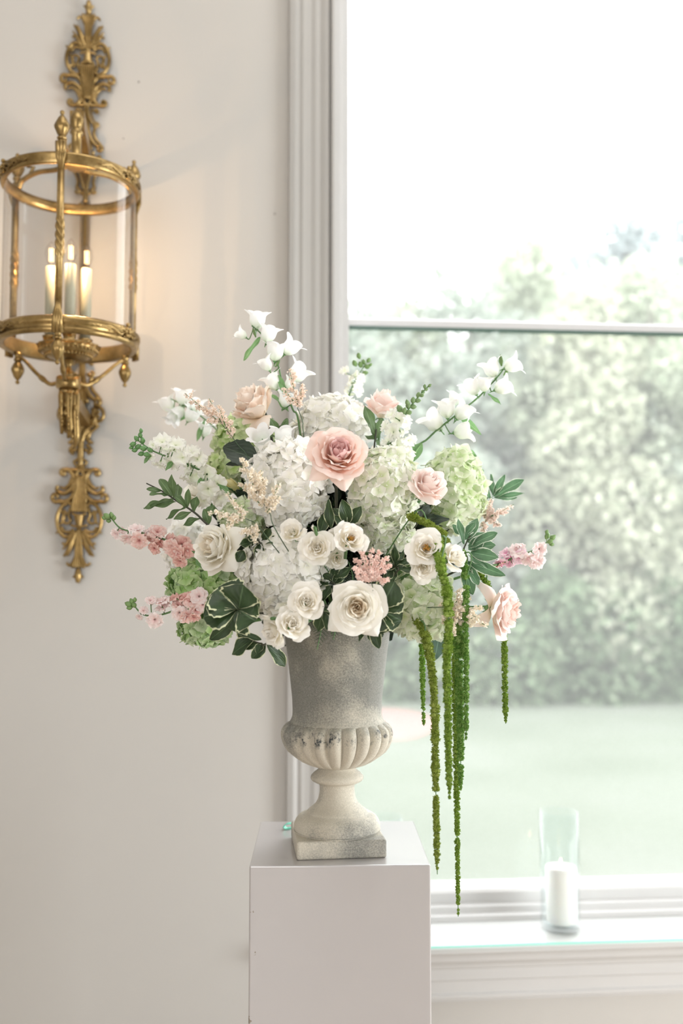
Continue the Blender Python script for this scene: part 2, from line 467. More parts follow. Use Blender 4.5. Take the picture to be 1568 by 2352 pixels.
# sheet of glass lying on the sill, its edge shows aqua
m, nt, out = newmat('aqua_glass_edge'); p = N(nt, 'BsdfPrincipled'); p.inputs['Base Color'].default_value = S(150, 232, 215); p.inputs['Roughness'].default_value = .15; nt.links.new(p.outputs[0], out.inputs[0]); M_aqua = m
M_sheet = thinglass('clear_sheet', (.985, .995, .99, 1))
gs = thing('glass_sheet', 'clear glass sheet with aqua edge lying along the window sill', 'glass', (cas_l, sy - .004, z_sill + .0005))
x0, x1 = 0.0, WX1 - cas_l; d_ = y_back - sy
mb = MB(); mb.add([(x0, 0, .004), (x1, 0, .004), (x1, d_, .004), (x0, d_, .004)], [(0, 1, 2, 3)]); link('sheet_face', mb.mesh('sheet_face', M_sheet, False), gs)
mb = MB(); mb.box((x0, -.001, 0), (x1, 0.0, .0042)); o = link('sheet_edge', mb.mesh('sheet_edge', M_aqua, False), gs); o['label'] = 'aqua front edge'
# rain drops caught on the pane
mb = MB()
for (px, py) in ((889, 750), (1057, 753), (1269, 756), (1510, 762), (827, 723), (1036, 726), (925, 724), (1140, 762), (812, 800), (1397, 742), (1330, 735)):
    p = on_y(px, py, GY); mb.ball((p.x, GY, p.z), .0026, 8, 6)
for i in range(34):
    px = 1000 + i * 17 + random.uniform(-7, 7); p = on_y(px, 2040 - (px - 990) * .035 - random.uniform(0, 9), GY); mb.ball((p.x, GY, p.z), random.uniform(.0012, .0026), 8, 6)
M_drop = thinglass('water', (1, 1, 1, 1), ior=1.33, haze=.5)
tag(mb.build('water_droplets', M_drop), 'rain droplets clinging to the window pane', 'water', kind='stuff')
# small scuffs and nail marks on the wall
for k, (px, py, r) in enumerate(((319, 188, .0028), (631, 491, .0032), (283, 318, .0022))):
    p = on_y(px, py, WY); mb = MB(); mb.lathe([(r, 0), (r * .9, .001), (r * .3, .0013)], 10, (0, 0, 0), axis=Matrix.Rotation(PI / 2, 3, 'X'))
    o = mb.build('nail_head', solid('nail%d' % k, (.35, .33, .31, 1), .6)); o.location = (p.x, WY - .0002, p.z)
    tag(o, ('tiny dark nail head in the wall beside the lantern crest', 'tiny grey nail head in the wall next to the window casing', 'faint nail head in the wall just above the lantern ring')[k], 'nail')

# ================================================================== THE GARDEN
GZ = -.25
m, nt, out = newmat('lawn_grass')
p = N(nt, 'BsdfDiffuse')
f = noise_tex(nt, .55, 6); f2 = noise_tex(nt, 14, 4)
c = ramp(nt, f, [(.25, S(84, 91, 80)), (.5, S(94, 100, 90)), (.75, S(102, 106, 99))])
c = mixc(nt, ramp(nt, f2, [(.3, (0, 0, 0, 1)), (.7, (.35, .35, .35, 1))]), c, S(82, 87, 77))
nt.links.new(c, p.inputs[0]); nt.links.new(p.outputs[0], out.inputs[0]); M_lawn = m
mb = MB()
mb.grid(60, 40, lambda u, v: Vector((-30 + 80 * u, WY + .27 + 50 * v, GZ + .05 * nz(u * 9, v * 9, 1))))
o = mb.build('lawn', M_lawn); tag(o, 'pale green mown lawn outside the window', None, kind='structure')
mb = MB()
c0 = on_z(868, 1662, GZ)
M_mulch = solid('mulch', S(128, 98, 92), .9, var=.15, scale=20)
mb.lathe([(1.0, 0), (.96, .07), (.6, .10), (.1, .11)], 40, (0, 0, 0), mod=lambda a, z: 1 + .06 * math.sin(3 * a))
o = mb.build('mulch_bed', M_mulch); o.location = (c0.x, c0.y, GZ - .01); o.scale = (.72, 1.35, .6)
tag(o, 'low pinkish brown mulch bed on the lawn behind the urn', 'flower bed')

M_fol = [randleaf('foliage_spring', [S(120, 132, 112), S(166, 174, 154), S(196, 202, 184)]),
         randleaf('foliage_grey_green', [S(114, 126, 116), S(156, 165, 154), S(190, 195, 184)]),
         randleaf('foliage_bluish', [S(126, 136, 137), S(154, 163, 163), S(178, 185, 184)]),
         randleaf('foliage_warm', [S(128, 136, 118), S(170, 174, 154), S(196, 198, 182)])]
M_fol.append(randleaf('foliage_shadowed', [S(70, 86, 66), S(112, 130, 104), S(160, 172, 146)]))  # darker greens for the low bushes, shadow at the hedge foot painted in
M_bark = solid('bark', S(120, 112, 104), .9, var=.15, scale=8, bump=.5, bscale=20)
QV = np.array([(-.5, 0, 0), (0, -.28, .08), (.5, 0, 0), (0, .28, .08)], dtype=float); QF = np.array([(0, 1, 2, 3)])
def tree(name, label, cat, px, d, top, hw, mat, n, airy=0.0, low=.0, lobes=26, leaf=.13, trunk=True, group=None):
    b = at(px, 1335, d); b.z = GZ
    Hh = at(px, top, d).z - GZ
    t = thing(name, label, cat, b, group)
    cs = []
    for k in range(lobes):
        v = low + (1 - low) * (k + .5) / lobes
        w = hw * (max(0.05, 1 - v ** 4) ** .6)
        a = random.uniform(0, 2 * PI); rr = w * random.uniform(.15, .85)
        cs.append((math.cos(a) * rr, math.sin(a) * rr, v * Hh * .93, (.32 + .38 * random.random()) * hw * (1 - .5 * v ** 3) * (1 - airy * .5)))
    cs = np.array(cs)
    wts = cs[:, 3] ** 2; idx = rng.choice(len(cs), n, p=wts / wts.sum())
    D = rng.normal(size=(n, 3)); D /= np.linalg.norm(D, axis=1)[:, None]
    rad = cs[idx, 3] * (.55 + .55 * rng.random(n) ** .6)
    P = cs[idx, :3] + D * rad[:, None]
    P[:, 2] = np.clip(P[:, 2], .03, None)
    R = rand_rot(n)
    o = link('foliage', scatter('foliage', QV, QF, P, R, leaf * (.6 + .8 * rng.random(n)), mat, np.clip(.5 + rng.normal(size=n) * .25, 0, 1)), t)
    o['kind'] = 'stuff'
    if trunk:
        mb = MB()
        mb.tube([(0, 0, -.03), (.04, .02, Hh * .3), (-.03, .05, Hh * .6), (0, 0, Hh * .95)], [hw * .09, hw * .07, hw * .05, .01], 8)
        for k in range(6):
            c = cs[random.randrange(len(cs))]
            mb.tube([(0, 0, max(.1, c[2] - .5)), (c[0] * .5, c[1] * .5, c[2] - .1), (c[0], c[1], c[2])], [hw * .035, hw * .025, .008], 6)
        link('trunk', mb.mesh('trunk', M_bark), t)
    return t
TREES = [
    ('broad_shrub', 'pale leafy shrub rising beside the window frame, behind the urn', 'shrub', 790, 15.6, 630, 1.3, 1, 17000),
    ('broad_shrub', 'rounded light green shrub just right of the window frame', 'shrub', 930, 16.2, 640, 1.25, 0, 17000),
    ('leafy_tree', 'light green tree with a dipped crown behind the bellflower stem', 'tree', 1085, 15.8, 590, 1.35, 1, 18000),
    ('conical_tree', 'tall pale conical tree with a pointed top above the window bar', 'tree', 1245, 16.8, 478, 1.55, 0, 26000),
    ('broad_shrub', 'warm yellowish green shrub in the hedge behind the pink stock', 'shrub', 1370, 15.2, 610, 1.25, 3, 16000),
    ('leafy_tree', 'full spring green tree at the frame side of the hedge', 'tree', 1510, 15.8, 540, 1.5, 0, 22000),
    ('leafy_tree', 'dull green tree beyond the picture edge, ending the hedge', 'tree', 1700, 15.6, 600, 1.8, 1, 14000),
    ('dense_tree', 'grey green tree filling the gap between the two nearest shrubs', 'tree', 860, 19.0, 660, 1.9, 1, 16000),
    ('dense_tree', 'pale tree seen between the dipped crown and the conical tree', 'tree', 1160, 19.5, 560, 1.9, 0, 18000),
    ('dense_tree', 'warm green tree seen between the conical tree and full spring tree', 'tree', 1400, 19.5, 600, 2.1, 3, 18000),
    ('dense_tree', 'grey tree behind the hedge end at the picture edge', 'tree', 1600, 19.2, 560, 1.9, 1, 14000),
]
TREES += [
    ('leafy_tree', 'pale tree hidden by the wall, just beside the window frame', 'tree', 600, 16.4, 560, 1.7, 0, 9000),
    ('leafy_tree', 'grey green tree hidden by the wall behind the lantern', 'tree', 400, 16.8, 600, 1.8, 1, 9000)]
for nm, lb, ct, px, d, top, hw, mi, n in TREES:
    tree(nm, lb, ct, px, d, top, hw, M_fol[mi], n)
tree('tall_tree', 'hazy bluish grey tall tree standing behind the hedge, sky showing through', 'tree', 1440, 26, 455, 3.1, M_fol[2], 15000, airy=.55, low=.5, lobes=30, leaf=.24)
tree('tall_tree', 'second bluish tall tree beyond the first, cut by the picture edge', 'tree', 1640, 27, 400, 3.0, M_fol[2], 12000, airy=.5, low=.4, lobes=30, leaf=.24)
tree('sapling', 'thin wispy sapling poking up above the shrubs into white sky', 'tree', 1030, 17.5, 535, .62, M_fol[1], 2200, airy=.4, low=.55, lobes=12, leaf=.12)
tree('low_bush', 'low rounded bush at the foot of the hedge by the rose', 'shrub', 1240, 14.6, 1330, 1.2, M_fol[4], 9000, lobes=14, trunk=False)
tree('low_bush', 'low bush at the hedge foot behind the hanging green tassels', 'shrub', 1010, 14.8, 1370, 1.1, M_fol[4], 8000, lobes=14, trunk=False)
tree('low_bush', 'dark low bush at the hedge foot right behind the urn', 'shrub', 850, 14.9, 1420, 1.0, M_fol[4], 7000, lobes=14, trunk=False)
tree('low_bush', 'low bush at the hedge foot nearest the picture edge', 'shrub', 1470, 14.7, 1330, 1.25, M_fol[4], 9000, lobes=14, trunk=False)

# ================================================================== PEDESTAL
ZP = EYE.z - .468
FLc, FRc = on_z(572, 1990, ZP), on_z(988, 1985, ZP)
PW = (FRc - FLc).length
pang = math.atan2(FRc.y - FLc.y, FRc.x - FLc.x) - math.radians(1.2)
pc = (FLc + FRc) / 2; pdir = Vector((math.cos(pang), math.sin(pang), 0)); pin = Vector((-math.sin(pang), math.cos(pang), 0))
PC = pc + pin * (PW / 2); PC.z = 0
m, nt, out = newmat('pedestal_paint')
p = N(nt, 'BsdfPrincipled'); p.inputs['Roughness'].default_value = .3; p.inputs['Coat Weight'].default_value = .8; p.inputs['Coat Roughness'].default_value = .10; p.inputs['Coat IOR'].default_value = 1.85
tc = N(nt, 'TexCoord'); sp = N(nt, 'SeparateXYZ'); nt.links.new(tc.outputs['Object'], sp.inputs[0])
def edge_near(sock, half, wdt):
    a = N(nt, 'Math', operation='ABSOLUTE'); nt.links.new(sock, a.inputs[0])
    g = N(nt, 'MapRange'); nt.links.new(a.outputs[0], g.inputs[0]); g.inputs[1].default_value = half - wdt; g.inputs[2].default_value = half
    return g.outputs[0]
ex, ey = edge_near(sp.outputs[0], PW / 2, .02), edge_near(sp.outputs[1], PW / 2, .02)
mul = N(nt, 'Math', operation='MULTIPLY'); nt.links.new(ex, mul.inputs[0]); nt.links.new(ey, mul.inputs[1])
chip = N(nt, 'Math', operation='MULTIPLY'); nt.links.new(mul.outputs[0], chip.inputs[0]); nt.links.new(ramp(nt, noise_tex(nt, 27, 7, rough=.65), [(.57, (0, 0, 0, 1)), (.66, (1, 1, 1, 1))]), chip.inputs[1])
gt = N(nt, 'Math', operation='GREATER_THAN'); nt.links.new(chip.outputs[0], gt.inputs[0]); gt.inputs[1].default_value = .42
basec = ramp(nt, noise_tex(nt, 3, 3), [(.3, (.46, .442, .448, 1)), (.7, (.48, .462, .468, 1))])
nt.links.new(mixc(nt, gt.outputs[0], basec, S(140, 130, 118)), p.inputs['Base Color'])
nt.links.new(p.outputs[0], out.inputs[0]); M_ped = m
bm_ = MB(); bm_.box((-PW / 2, -PW / 2, 0), (PW / 2, PW / 2, ZP))
ped = link('pedestal', bm_.mesh('pedestal', M_ped, False)); ped.location = PC; ped.rotation_euler = (0, 0, pang)
bv = ped.modifiers.new('bevel', 'BEVEL'); bv.width = .0028; bv.segments = 3
tag(ped, 'tall white painted wooden pedestal with chipped corners carrying the urn', 'pedestal')

# ================================================================== URN
DU = 1.765
UC = at(774, 1500, DU); UC.z = ZP
def uz(py): return at(774, py, DU).z - ZP
def ur(hp): return hp * DU / FPX
m, nt, out = newmat('weathered_stone')
p = N(nt, 'BsdfPrincipled'); p.inputs['Roughness'].default_value = .75; p.inputs['Specular IOR Level'].default_value = .35
fine = noise_tex(nt, 520, 6, rough=.7); big = noise_tex(nt, 8, 3); mid_ = noise_tex(nt, 300, 8, rough=.85)
stone = ramp(nt, fine, [(.3, S(184, 178, 164)), (.7, S(216, 210, 196))])
a1 = N(nt, 'Math', operation='MULTIPLY_ADD'); nt.links.new(mid_, a1.inputs[0]); a1.inputs[1].default_value = .62; nt.links.new(big, a1.inputs[2])
# the cup has kept more of its dark patina than the foot (object z)
tc = N(nt, 'TexCoord'); sp = N(nt, 'SeparateXYZ'); nt.links.new(tc.outputs['Object'], sp.inputs[0])
zr_ = N(nt, 'MapRange'); nt.links.new(sp.outputs[2], zr_.inputs[0]); zr_.inputs[1].default_value = .20; zr_.inputs[2].default_value = .29; zr_.inputs[3].default_value = 0; zr_.inputs[4].default_value = .23
a2 = N(nt, 'Math', operation='ADD'); nt.links.new(a1.outputs[0], a2.inputs[0]); nt.links.new(zr_.outputs[0], a2.inputs[1])
pat = ramp(nt, a2.outputs[0], [(.78, (0, 0, 0, 1)), (1.08, (.85, .85, .85, 1))])
grime = ramp(nt, fine, [(.35, S(88, 91, 90)), (.7, S(140, 141, 136))])
col = mixc(nt, pat, stone, grime)
spots = ramp(nt, noise_tex(nt, 26, 9, rough=.85), [(.655, (0, 0, 0, 1)), (.70, (1, 1, 1, 1))])
col = mixc(nt, spots, col, S(74, 78, 80))
# dark weathering left on the shoulders of the flutes and low on the plinth
def zband(lo, hi, soft):
    a = N(nt, 'MapRange'); nt.links.new(sp.outputs[2], a.inputs[0]); a.inputs[1].default_value = lo - soft; a.inputs[2].default_value = lo
    b2 = N(nt, 'MapRange'); nt.links.new(sp.outputs[2], b2.inputs[0]); b2.inputs[1].default_value = hi; b2.inputs[2].default_value = hi + soft; b2.inputs[3].default_value = 1; b2.inputs[4].default_value = 0
    m_ = N(nt, 'Math', operation='MULTIPLY'); nt.links.new(a.outputs[0], m_.inputs[0]); nt.links.new(b2.outputs[0], m_.inputs[1]); return m_.outputs[0]
wn_ = ramp(nt, noise_tex(nt, 62, 8, rough=.8), [(.50, (0, 0, 0, 1)), (.60, (1, 1, 1, 1))])
wm = N(nt, 'Math', operation='MULTIPLY'); nt.links.new(zband(uz(1690), uz(1668), .012), wm.inputs[0]); nt.links.new(wn_, wm.inputs[1])
wm2 = N(nt, 'Math', operation='MULTIPLY'); nt.links.new(wm.outputs[0], wm2.inputs[0]); nt.links.new(ramp(nt, noise_tex(nt, 11, 1), [(.42, (0, 0, 0, 1)), (.56, (1, 1, 1, 1))]), wm2.inputs[1])
col = mixc(nt, wm2.outputs[0], col, S(66, 72, 76))
nt.links.new(col, p.inputs['Base Color'])
b = N(nt, 'Bump'); b.inputs['Strength'].default_value = .35; b.inputs['Distance'].default_value = .0012; nt.links.new(fine, b.inputs['Height']); nt.links.new(b.outputs[0], p.inputs['Normal'])
nt.links.new(p.outputs[0], out.inputs[0]); M_stone = m
urn = thing('urn', 'weathered grey stone campana urn with a fluted bowl on a square foot', 'urn', UC, rot=Matrix.Rotation(math.radians(1.8), 3, 'Z'))
RIM = uz(1425)
prof = [(ur(40), uz(1640)), (ur(94), uz(1640)), (ur(96), uz(1450)), (ur(112), RIM), (ur(126), RIM + .004), (ur(128), RIM), (ur(128), uz(1432)), (ur(124), uz(1438)), (ur(120.5), uz(1450)), (ur(117.5), uz(1475)), (ur(113), uz(1505)), (ur(109), uz(1540)), (ur(105), uz(1575)), (ur(102), uz(1605)), (ur(101), uz(1630)), (ur(101.5), uz(1642)), (ur(104), uz(1650)), (ur(107), uz(1655)), (ur(107), uz(1662)), (ur(100), uz(1668))]
mb = MB(); mb.lathe(list(reversed(prof)), 72); link('cup', mb.mesh('cup', M_stone), urn)
NL = 22
def amp(z):
    t = (z - uz(1762)) / (uz(1656) - uz(1762)); return .085 * max(0, min(1, t * 3)) * max(0, min(1, (1 - t) * 7)) ** .5
mb = MB(); fl = [(ur(36), uz(1763))]
for hp, py in ((40, 1761), (52, 1758), (66, 1753), (80, 1745), (92, 1735), (102, 1725), (110, 1713), (115, 1701), (117.5, 1690), (118, 1680), (116, 1671), (112, 1663), (106, 1657), (98, 1655)):
    fl.append((ur(hp), uz(py)))
mb.lathe(fl, NL * 10, mod=lambda a, z: 1 + amp(z) * (2 * abs(math.cos(a * NL / 2)) ** .55 - 1.05)); link('fluted_bowl', mb.mesh('fluted_bowl', M_stone), urn)
mb = MB()
st = [(ur(h), uz(y)) for h, y in ((96, 1912), (97, 1900), (97, 1890), (93, 1880), (88, 1873), (80, 1868), (69, 1866), (68, 1862), (66, 1859), (58, 1853), (49, 1845), (43, 1834), (39.5, 1818), (39, 1806), (41, 1799), (43, 1797), (50, 1795), (57, 1791), (60, 1786), (59, 1781), (53, 1774), (44, 1767), (40, 1762), (38, 1758))]
mb.lathe(st, 64); link('stem', mb.mesh('stem', M_stone), urn)
hs = .153 / 2; zt = uz(1919 - 8)
mb = MB(); mb.box((-hs, -hs, 0), (hs, hs, .0305)); pl = link('plinth', mb.mesh('plinth', M_stone, False), urn)
bv = pl.modifiers.new('bevel', 'BEVEL'); bv.width = .004; bv.segments = 3
mb = MB(); mb.lathe([(ur(96), .029), (ur(98), .033), (ur(97), uz(1903))], 64); link('foot_ring', mb.mesh('foot_ring', M_stone), urn)

# teal ribbon end on the pedestal
mb = MB(); rp = on_z(662, 1905, ZP)
pts = smooth_path([(0.01, .01, .0012), (-.004, .004, .0012), (-.008, 0, .006), (-.003, -.002, .011), (.008, .004, .0105)], 5)
for k in range(len(pts) - 1):
    a, b_ = pts[k], pts[k + 1]; w = Vector((0.002, .007, 0))
    n_ = (b_ - a).cross(w).normalized() * .0006
    mb.add([a - w - n_, b_ - w - n_, b_ + w - n_, a + w - n_, a - w + n_, b_ - w + n_, b_ + w + n_, a + w + n_], [(3, 2, 1, 0), (4, 5, 6, 7), (0, 1, 5, 4), (2, 3, 7, 6), (1, 2, 6, 5), (3, 0, 4, 7)])
o = mb.build('ribbon', solid('teal_ribbon', S(110, 205, 180), .4), smooth=False); o.location = rp
tag(o, 'small teal ribbon loop on the pedestal top behind the urn foot', 'ribbon')

# ================================================================== CANDLES IN GLASS CYLINDERS ON THE SILL
M_cyl = thinglass('clear_cylinder_glass', (.97, .985, .985, 1), ior=1.22)
m, nt, out = newmat('white_wax'); p = N(nt, 'BsdfPrincipled'); p.inputs['Base Color'].default_value = (.88, .86, .83, 1); p.inputs['Roughness'].default_value = .5; p.inputs['Subsurface Weight'].default_value = .3; p.inputs['Subsurface Radius'].default_value = (.02, .015, .01); nt.links.new(p.outputs[0], out.inputs[0]); M_wax = m
M_flame = emit('flame', (1, .72, .38, 1), 9)
M_wick = solid('wick', (.05, .04, .04, 1), .8)
ZG = z_sill + .0049
for k, (px, py) in enumerate(((1287, 2128), (880, 2146))):
    c = on_z(px, py, ZG); Rv = .0495; Hv = at(px, 1862, (c - EYE).dot(FH)).z - ZG
    if k: Hv = .318
    else: Hv0 = Hv
    if k: Hv = Hv0
    v = thing('glass_cylinder', ('clear glass cylinder holding a lit pillar candle on the sill', 'clear glass cylinder behind the urn, only its rim showing')[k], 'vase', c)
    mb = MB(); mb.lathe([(Rv * .94, .012), (Rv - .003, .016), (Rv - .003, Hv - .001), (Rv - .0015, Hv), (Rv, Hv - .001), (Rv, .006), (Rv - .004, 0), (.004, 0)], 48, cap=False)
    mb.lathe([(Rv * .94, .012), (.002, .012)], 48, cap=False)
    link('glass_wall', mb.mesh('glass_wall', M_cyl), v)
    cd = thing('pillar_candle', ('white pillar candle burning inside the glass cylinder on the sill', 'white pillar candle inside the glass cylinder hidden behind the pedestal')[k], 'candle', (c.x + .003, c.y, ZG + .0125))
    Hc = .138; rc = .0385
    mb = MB(); mb.lathe([(rc - .002, 0), (rc, .002), (rc, Hc - .008), (rc - .002, Hc - .001), (rc - .006, Hc), (rc - .010, Hc - .004), (.012, Hc - .010), (.001, Hc - .010)], 40)
    link('wax', mb.mesh('wax', M_wax), cd)
    mb = MB(); mb.tube([(0, 0, Hc - .012), (.001, 0, Hc)], .0009, 6); link('wick', mb.mesh('wick', M_wick), cd)
    mb = MB(); mb.lathe([(.0004, Hc - .004), (.0028, Hc + .001), (.0036, Hc + .005), (.0024, Hc + .012), (.0003, Hc + .019)], 12); link('flame', mb.mesh('flame', M_flame), cd)

# ================================================================== WALL LANTERN
m, nt, out = newmat('antique_brass')
p = N(nt, 'BsdfPrincipled'); p.inputs['Metallic'].default_value = .85; p.inputs['Roughness'].default_value = .3
f = noise_tex(nt, 22, 6); f2 = noise_tex(nt, 120, 5)
c = ramp(nt, f, [(.3, S(128, 104, 62)), (.6, S(172, 144, 94)), (.8, S(200, 174, 122))])
c = mixc(nt, ramp(nt, f2, [(.5, (0, 0, 0, 1)), (.75, (.5, .5, .5, 1))]), c, S(104, 84, 52))
nt.links.new(c, p.inputs['Base Color'])
nt.links.new(p.outputs[0], out.inputs[0])
b = N(nt, 'Bump'); b.inputs['Strength'].default_value = .3; b.inputs['Distance'].default_value = .001; nt.links.new(f2, b.inputs['Height']); nt.links.new(b.outputs[0], p.inputs['Normal'])
M_brass = m
M_lglass = thinglass('lantern_glass', (.90, .90, .895, 1), ior=1.5)
M_bulb = thinglass('bulb_glass', (.97, .96, .94, 1))
M_fil = emit('filament', (1, .60, .28, 1), 6)
M_tube = solid('candle_tube', S(196, 192, 168), .5)

SW = 2.39 / FPX
cxw = on_y(194, 670, WY).x
lan = thing('wall_lantern', 'large antique brass wall lantern with curved glass and scrolled wall plate', 'lantern', (cxw, WY, on_y(194, 1340, WY).z))
LO = Vector(lan.location)
def lpart(name, mb, mat=None, smooth=True, parent=None):
    mb.v = [tuple(Vector(p) - LO) for p in mb.v]
    return link(name, mb.mesh(name, mat or M_brass, smooth), parent or lan)
def W(dx, py, dep=.014):                     # a point on the wall plate: dx picture units from its centre line
    return Vector((cxw + dx * SW, WY - dep, on_y(194, py, WY).z))
def scroll(mb, pts, r0, r1, dep=.014, sides=(-1, 1), k=5, rm=None):
    for sgn in sides:
        P = smooth_path([W(sgn * x, y, dep) for x, y in pts], k)
        n = len(P)
        rad = []
        for i in range(n):
            t = i / (n - 1)
            r = r0 + (r1 - r0) * t
            if rm: r = (r0 * (1 - t) * (1 - t) + 2 * rm * t * (1 - t) + r1 * t * t)
            rad.append(r * SW)
        mb.tube(P, rad, 8, flat=(0, 1, 0))
        # raised vein along the scroll
        P2 = [q + Vector((0, -rad[i] * .9, 0)) for i, q in enumerate(P)]
        mb.tube(P2, [max(.0004, q * .28) for q in rad], 5, flat=(0, 1, 0))
def curl(cx, cy, r, a0, turns, sg):
    out_ = []
    for i in range(9):
        t = i / 8; a = a0 + sg * turns * 2 * PI * t; rr = r * (1 - .78 * t)
        out_.append((cx + rr * math.cos(a), cy + rr * math.sin(a)))
    return out_
def ornament(mb, F):
    """open-work crest; F maps the crest's own row (8 top .. 250 base) to a picture row"""
    def q(l): return [(x, F(y)) for x, y in l]
    s = abs(F(1) - F(0))
    # fluted stalk and shell
    for dx in (-8, -4, 0, 4, 8):
        scroll(mb, q([(dx * .35, 126), (dx * .7, 90), (dx * 1.0, 60), (dx * 1.7, 40)]), 2.6, 3.0, .016, sides=(1,))
    for dx in (-15, -10, -5, 0, 5, 10, 15):
        scroll(mb, q([(dx * .22, 236), (dx * .45, 205), (dx * .9, 178), (dx * 1.02, 158)]), 2.2, 4.0, .020, sides=(1,))
    scroll(mb, q([(-16, 155), (0, 151), (16, 155)]), 3, 3, .02, sides=(1,))
    scroll(mb, q([(0, 152), (0, 140), (0, 128)]), 13, 7, .015, sides=(1,)); scroll(mb, q([(-19, 131), (0, 127), (19, 131)]), 3, 3, .017, sides=(1,))
    # bud
    scroll(mb, q([(0, 40), (0, 30), (0, 20), (0, 9)]), 4, 4, .016, sides=(1,), rm=13)
    scroll(mb, q([(0, 27), (7, 24), (12, 20)]), 4, 2)
    scroll(mb, q([(0, 37), (6, 36)]), 4, 3)
    # leaf fans
    scroll(mb, q([(8, 62), (14, 50), (21, 46), (27, 52)]), 4, 3)
    scroll(mb, q([(6, 118), (14, 100), (20, 84), (26, 74), (34, 65)]), 5, 2.4, rm=8)
    scroll(mb, q([(10, 112), (22, 98), (29, 88), (36, 80)]), 4, 2)
    scroll(mb, q([(10, 120), (20, 105), (30, 90), (37, 94)]), 5, 3)
    scroll(mb, q([(10, 96), (18, 80), (26, 66)]), 4, 2)
    # big oval
    scroll(mb, q([(10, 116), (18, 110), (30, 106), (41, 114), (48, 128), (50, 145), (46, 160), (36, 174), (24, 178), (16, 170)]), 4.5, 4, rm=5.5)
    scroll(mb, q([(46, 118), (52, 113)]), 3, 2)
    scroll(mb, q([(12, 122), (22, 116), (34, 118), (40, 128)]), 4, 3)
    scroll(mb, q([(20, 168), (24, 152), (20, 140), (28, 134), (38, 138)]), 3.5, 3)
    scroll(mb, q([(38, 140), (36, 150), (30, 156), (36, 162)]), 3.5, 3)
    scroll(mb, q([(44, 165), (34, 148), (42, 132)]), 3, 3)
    # side volutes
    scroll(mb, q([(6, 232), (10, 212), (14, 196), (24, 184), (40, 180)] + curl(54, 190, 11, -PI * .7, .95, 1)), 5, 3.5, rm=6)
    scroll(mb, q([(34, 172), (28, 180), (24, 176)]), 4, 3)
    scroll(mb, q([(12, 222), (20, 208), (34, 198), (46, 200), (52, 206), (50, 214)]), 5, 4, rm=6)
    scroll(mb, q([(14, 226), (24, 216), (36, 208), (44, 212)]), 5, 2.5)
    scroll(mb, q([(12, 240), (20, 226), (27, 214)]), 5, 2.5)
    scroll(mb, q([(10, 160), (14, 190), (12, 215), (16, 236), (26, 247)] + curl(38, 241, 7, PI * .6, .9, -1)), 4.5, 4, rm=6)
    scroll(mb, q([(0, 250), (8, 238), (6, 224)]), 5, 4)
    scroll(mb, q([(4, 246), (18, 248), (30, 246)]), 5, 4)
mb = MB(); ornament(mb, lambda y: y); lpart('crest_ornament', mb)
mb = MB(); ornament(mb, lambda y: 1340 - (y - 8) * (262 / 242)); lpart('pendant_ornament', mb)
# upper stem of the wall plate
mb = MB()
def band(top, bot, sc=1.0, flip=False):
    """S-scroll pair between two rows"""
    h = bot - top; g = (lambda t: bot - t * h) if flip else (lambda t: top + t * h)
    scroll(mb, [(4 * sc, g(0)), (6 * sc, g(.2)), (10 * sc, g(.45)), (17 * sc, g(.68)), (27 * sc, g(.84))] + curl(31 * sc, g(.94), 8 * sc, -PI * .5, .9, 1 if not flip else -1), 4 * sc, 3.4 * sc, .02, rm=6 * sc)
    scroll(mb, [(20 * sc, g(.03)), (17 * sc, g(.25)), (22 * sc, g(.5)), (32 * sc, g(.7)), (38 * sc, g(.85))], 4 * sc, 4 * sc, .014)
    for dx in (-6, 0, 6): scroll(mb, [(dx * sc * .6, g(.02)), (dx * sc, g(.4)), (dx * sc * 1.9, g(.95))], 3.6 * sc, 4.4 * sc, .016, sides=(1,))
band(252, 300, .6); band(298, 352, 1.0)
scroll(mb, [(0, 352), (0, 300), (0, 250)], 7, 6, .012, sides=(1,))
scroll(mb, curl(22, 262, 6, PI, .9, 1), 4, 3); scroll(mb, curl(23, 290, 7, PI, .9, -1), 4, 3)
band(372, 440, 1.05, True); band(352, 378, .9)
scroll(mb, [(0, 470), (0, 440), (0, 352)], 6, 9, .012, sides=(1,))
scroll(mb, curl(20, 444, 7, -PI / 2, .9, -1), 5, 3); scroll(mb, [(0, 440), (8, 450), (12, 440)], 5, 3)
lpart('plate_stem', mb)
# plain strip that carries the plate behind the glass
mb = MB()
scroll(mb, [(0, 466), (0, 600), (0, 700), (0, 830)], 6, 6, .009, sides=(1,))
scroll(mb, [(9, 466), (9, 600), (9, 700), (9, 830)], 1.6, 1.6, .011)
lpart('plate_spine', mb)
mb = MB()
scroll(mb, curl(20, 838, 6, PI, .9, 1), 4, 3); scroll(mb, curl(22, 860, 8, PI, .9, -1), 5, 3); scroll(mb, [(6, 822), (14, 832), (20, 826)], 4, 3)
band(866, 932, 1.15)
scroll(mb, [(0, 830), (0, 880), (0, 930), (0, 1010), (0, 1078)], 7, 7, .012, sides=(1,), rm=11)
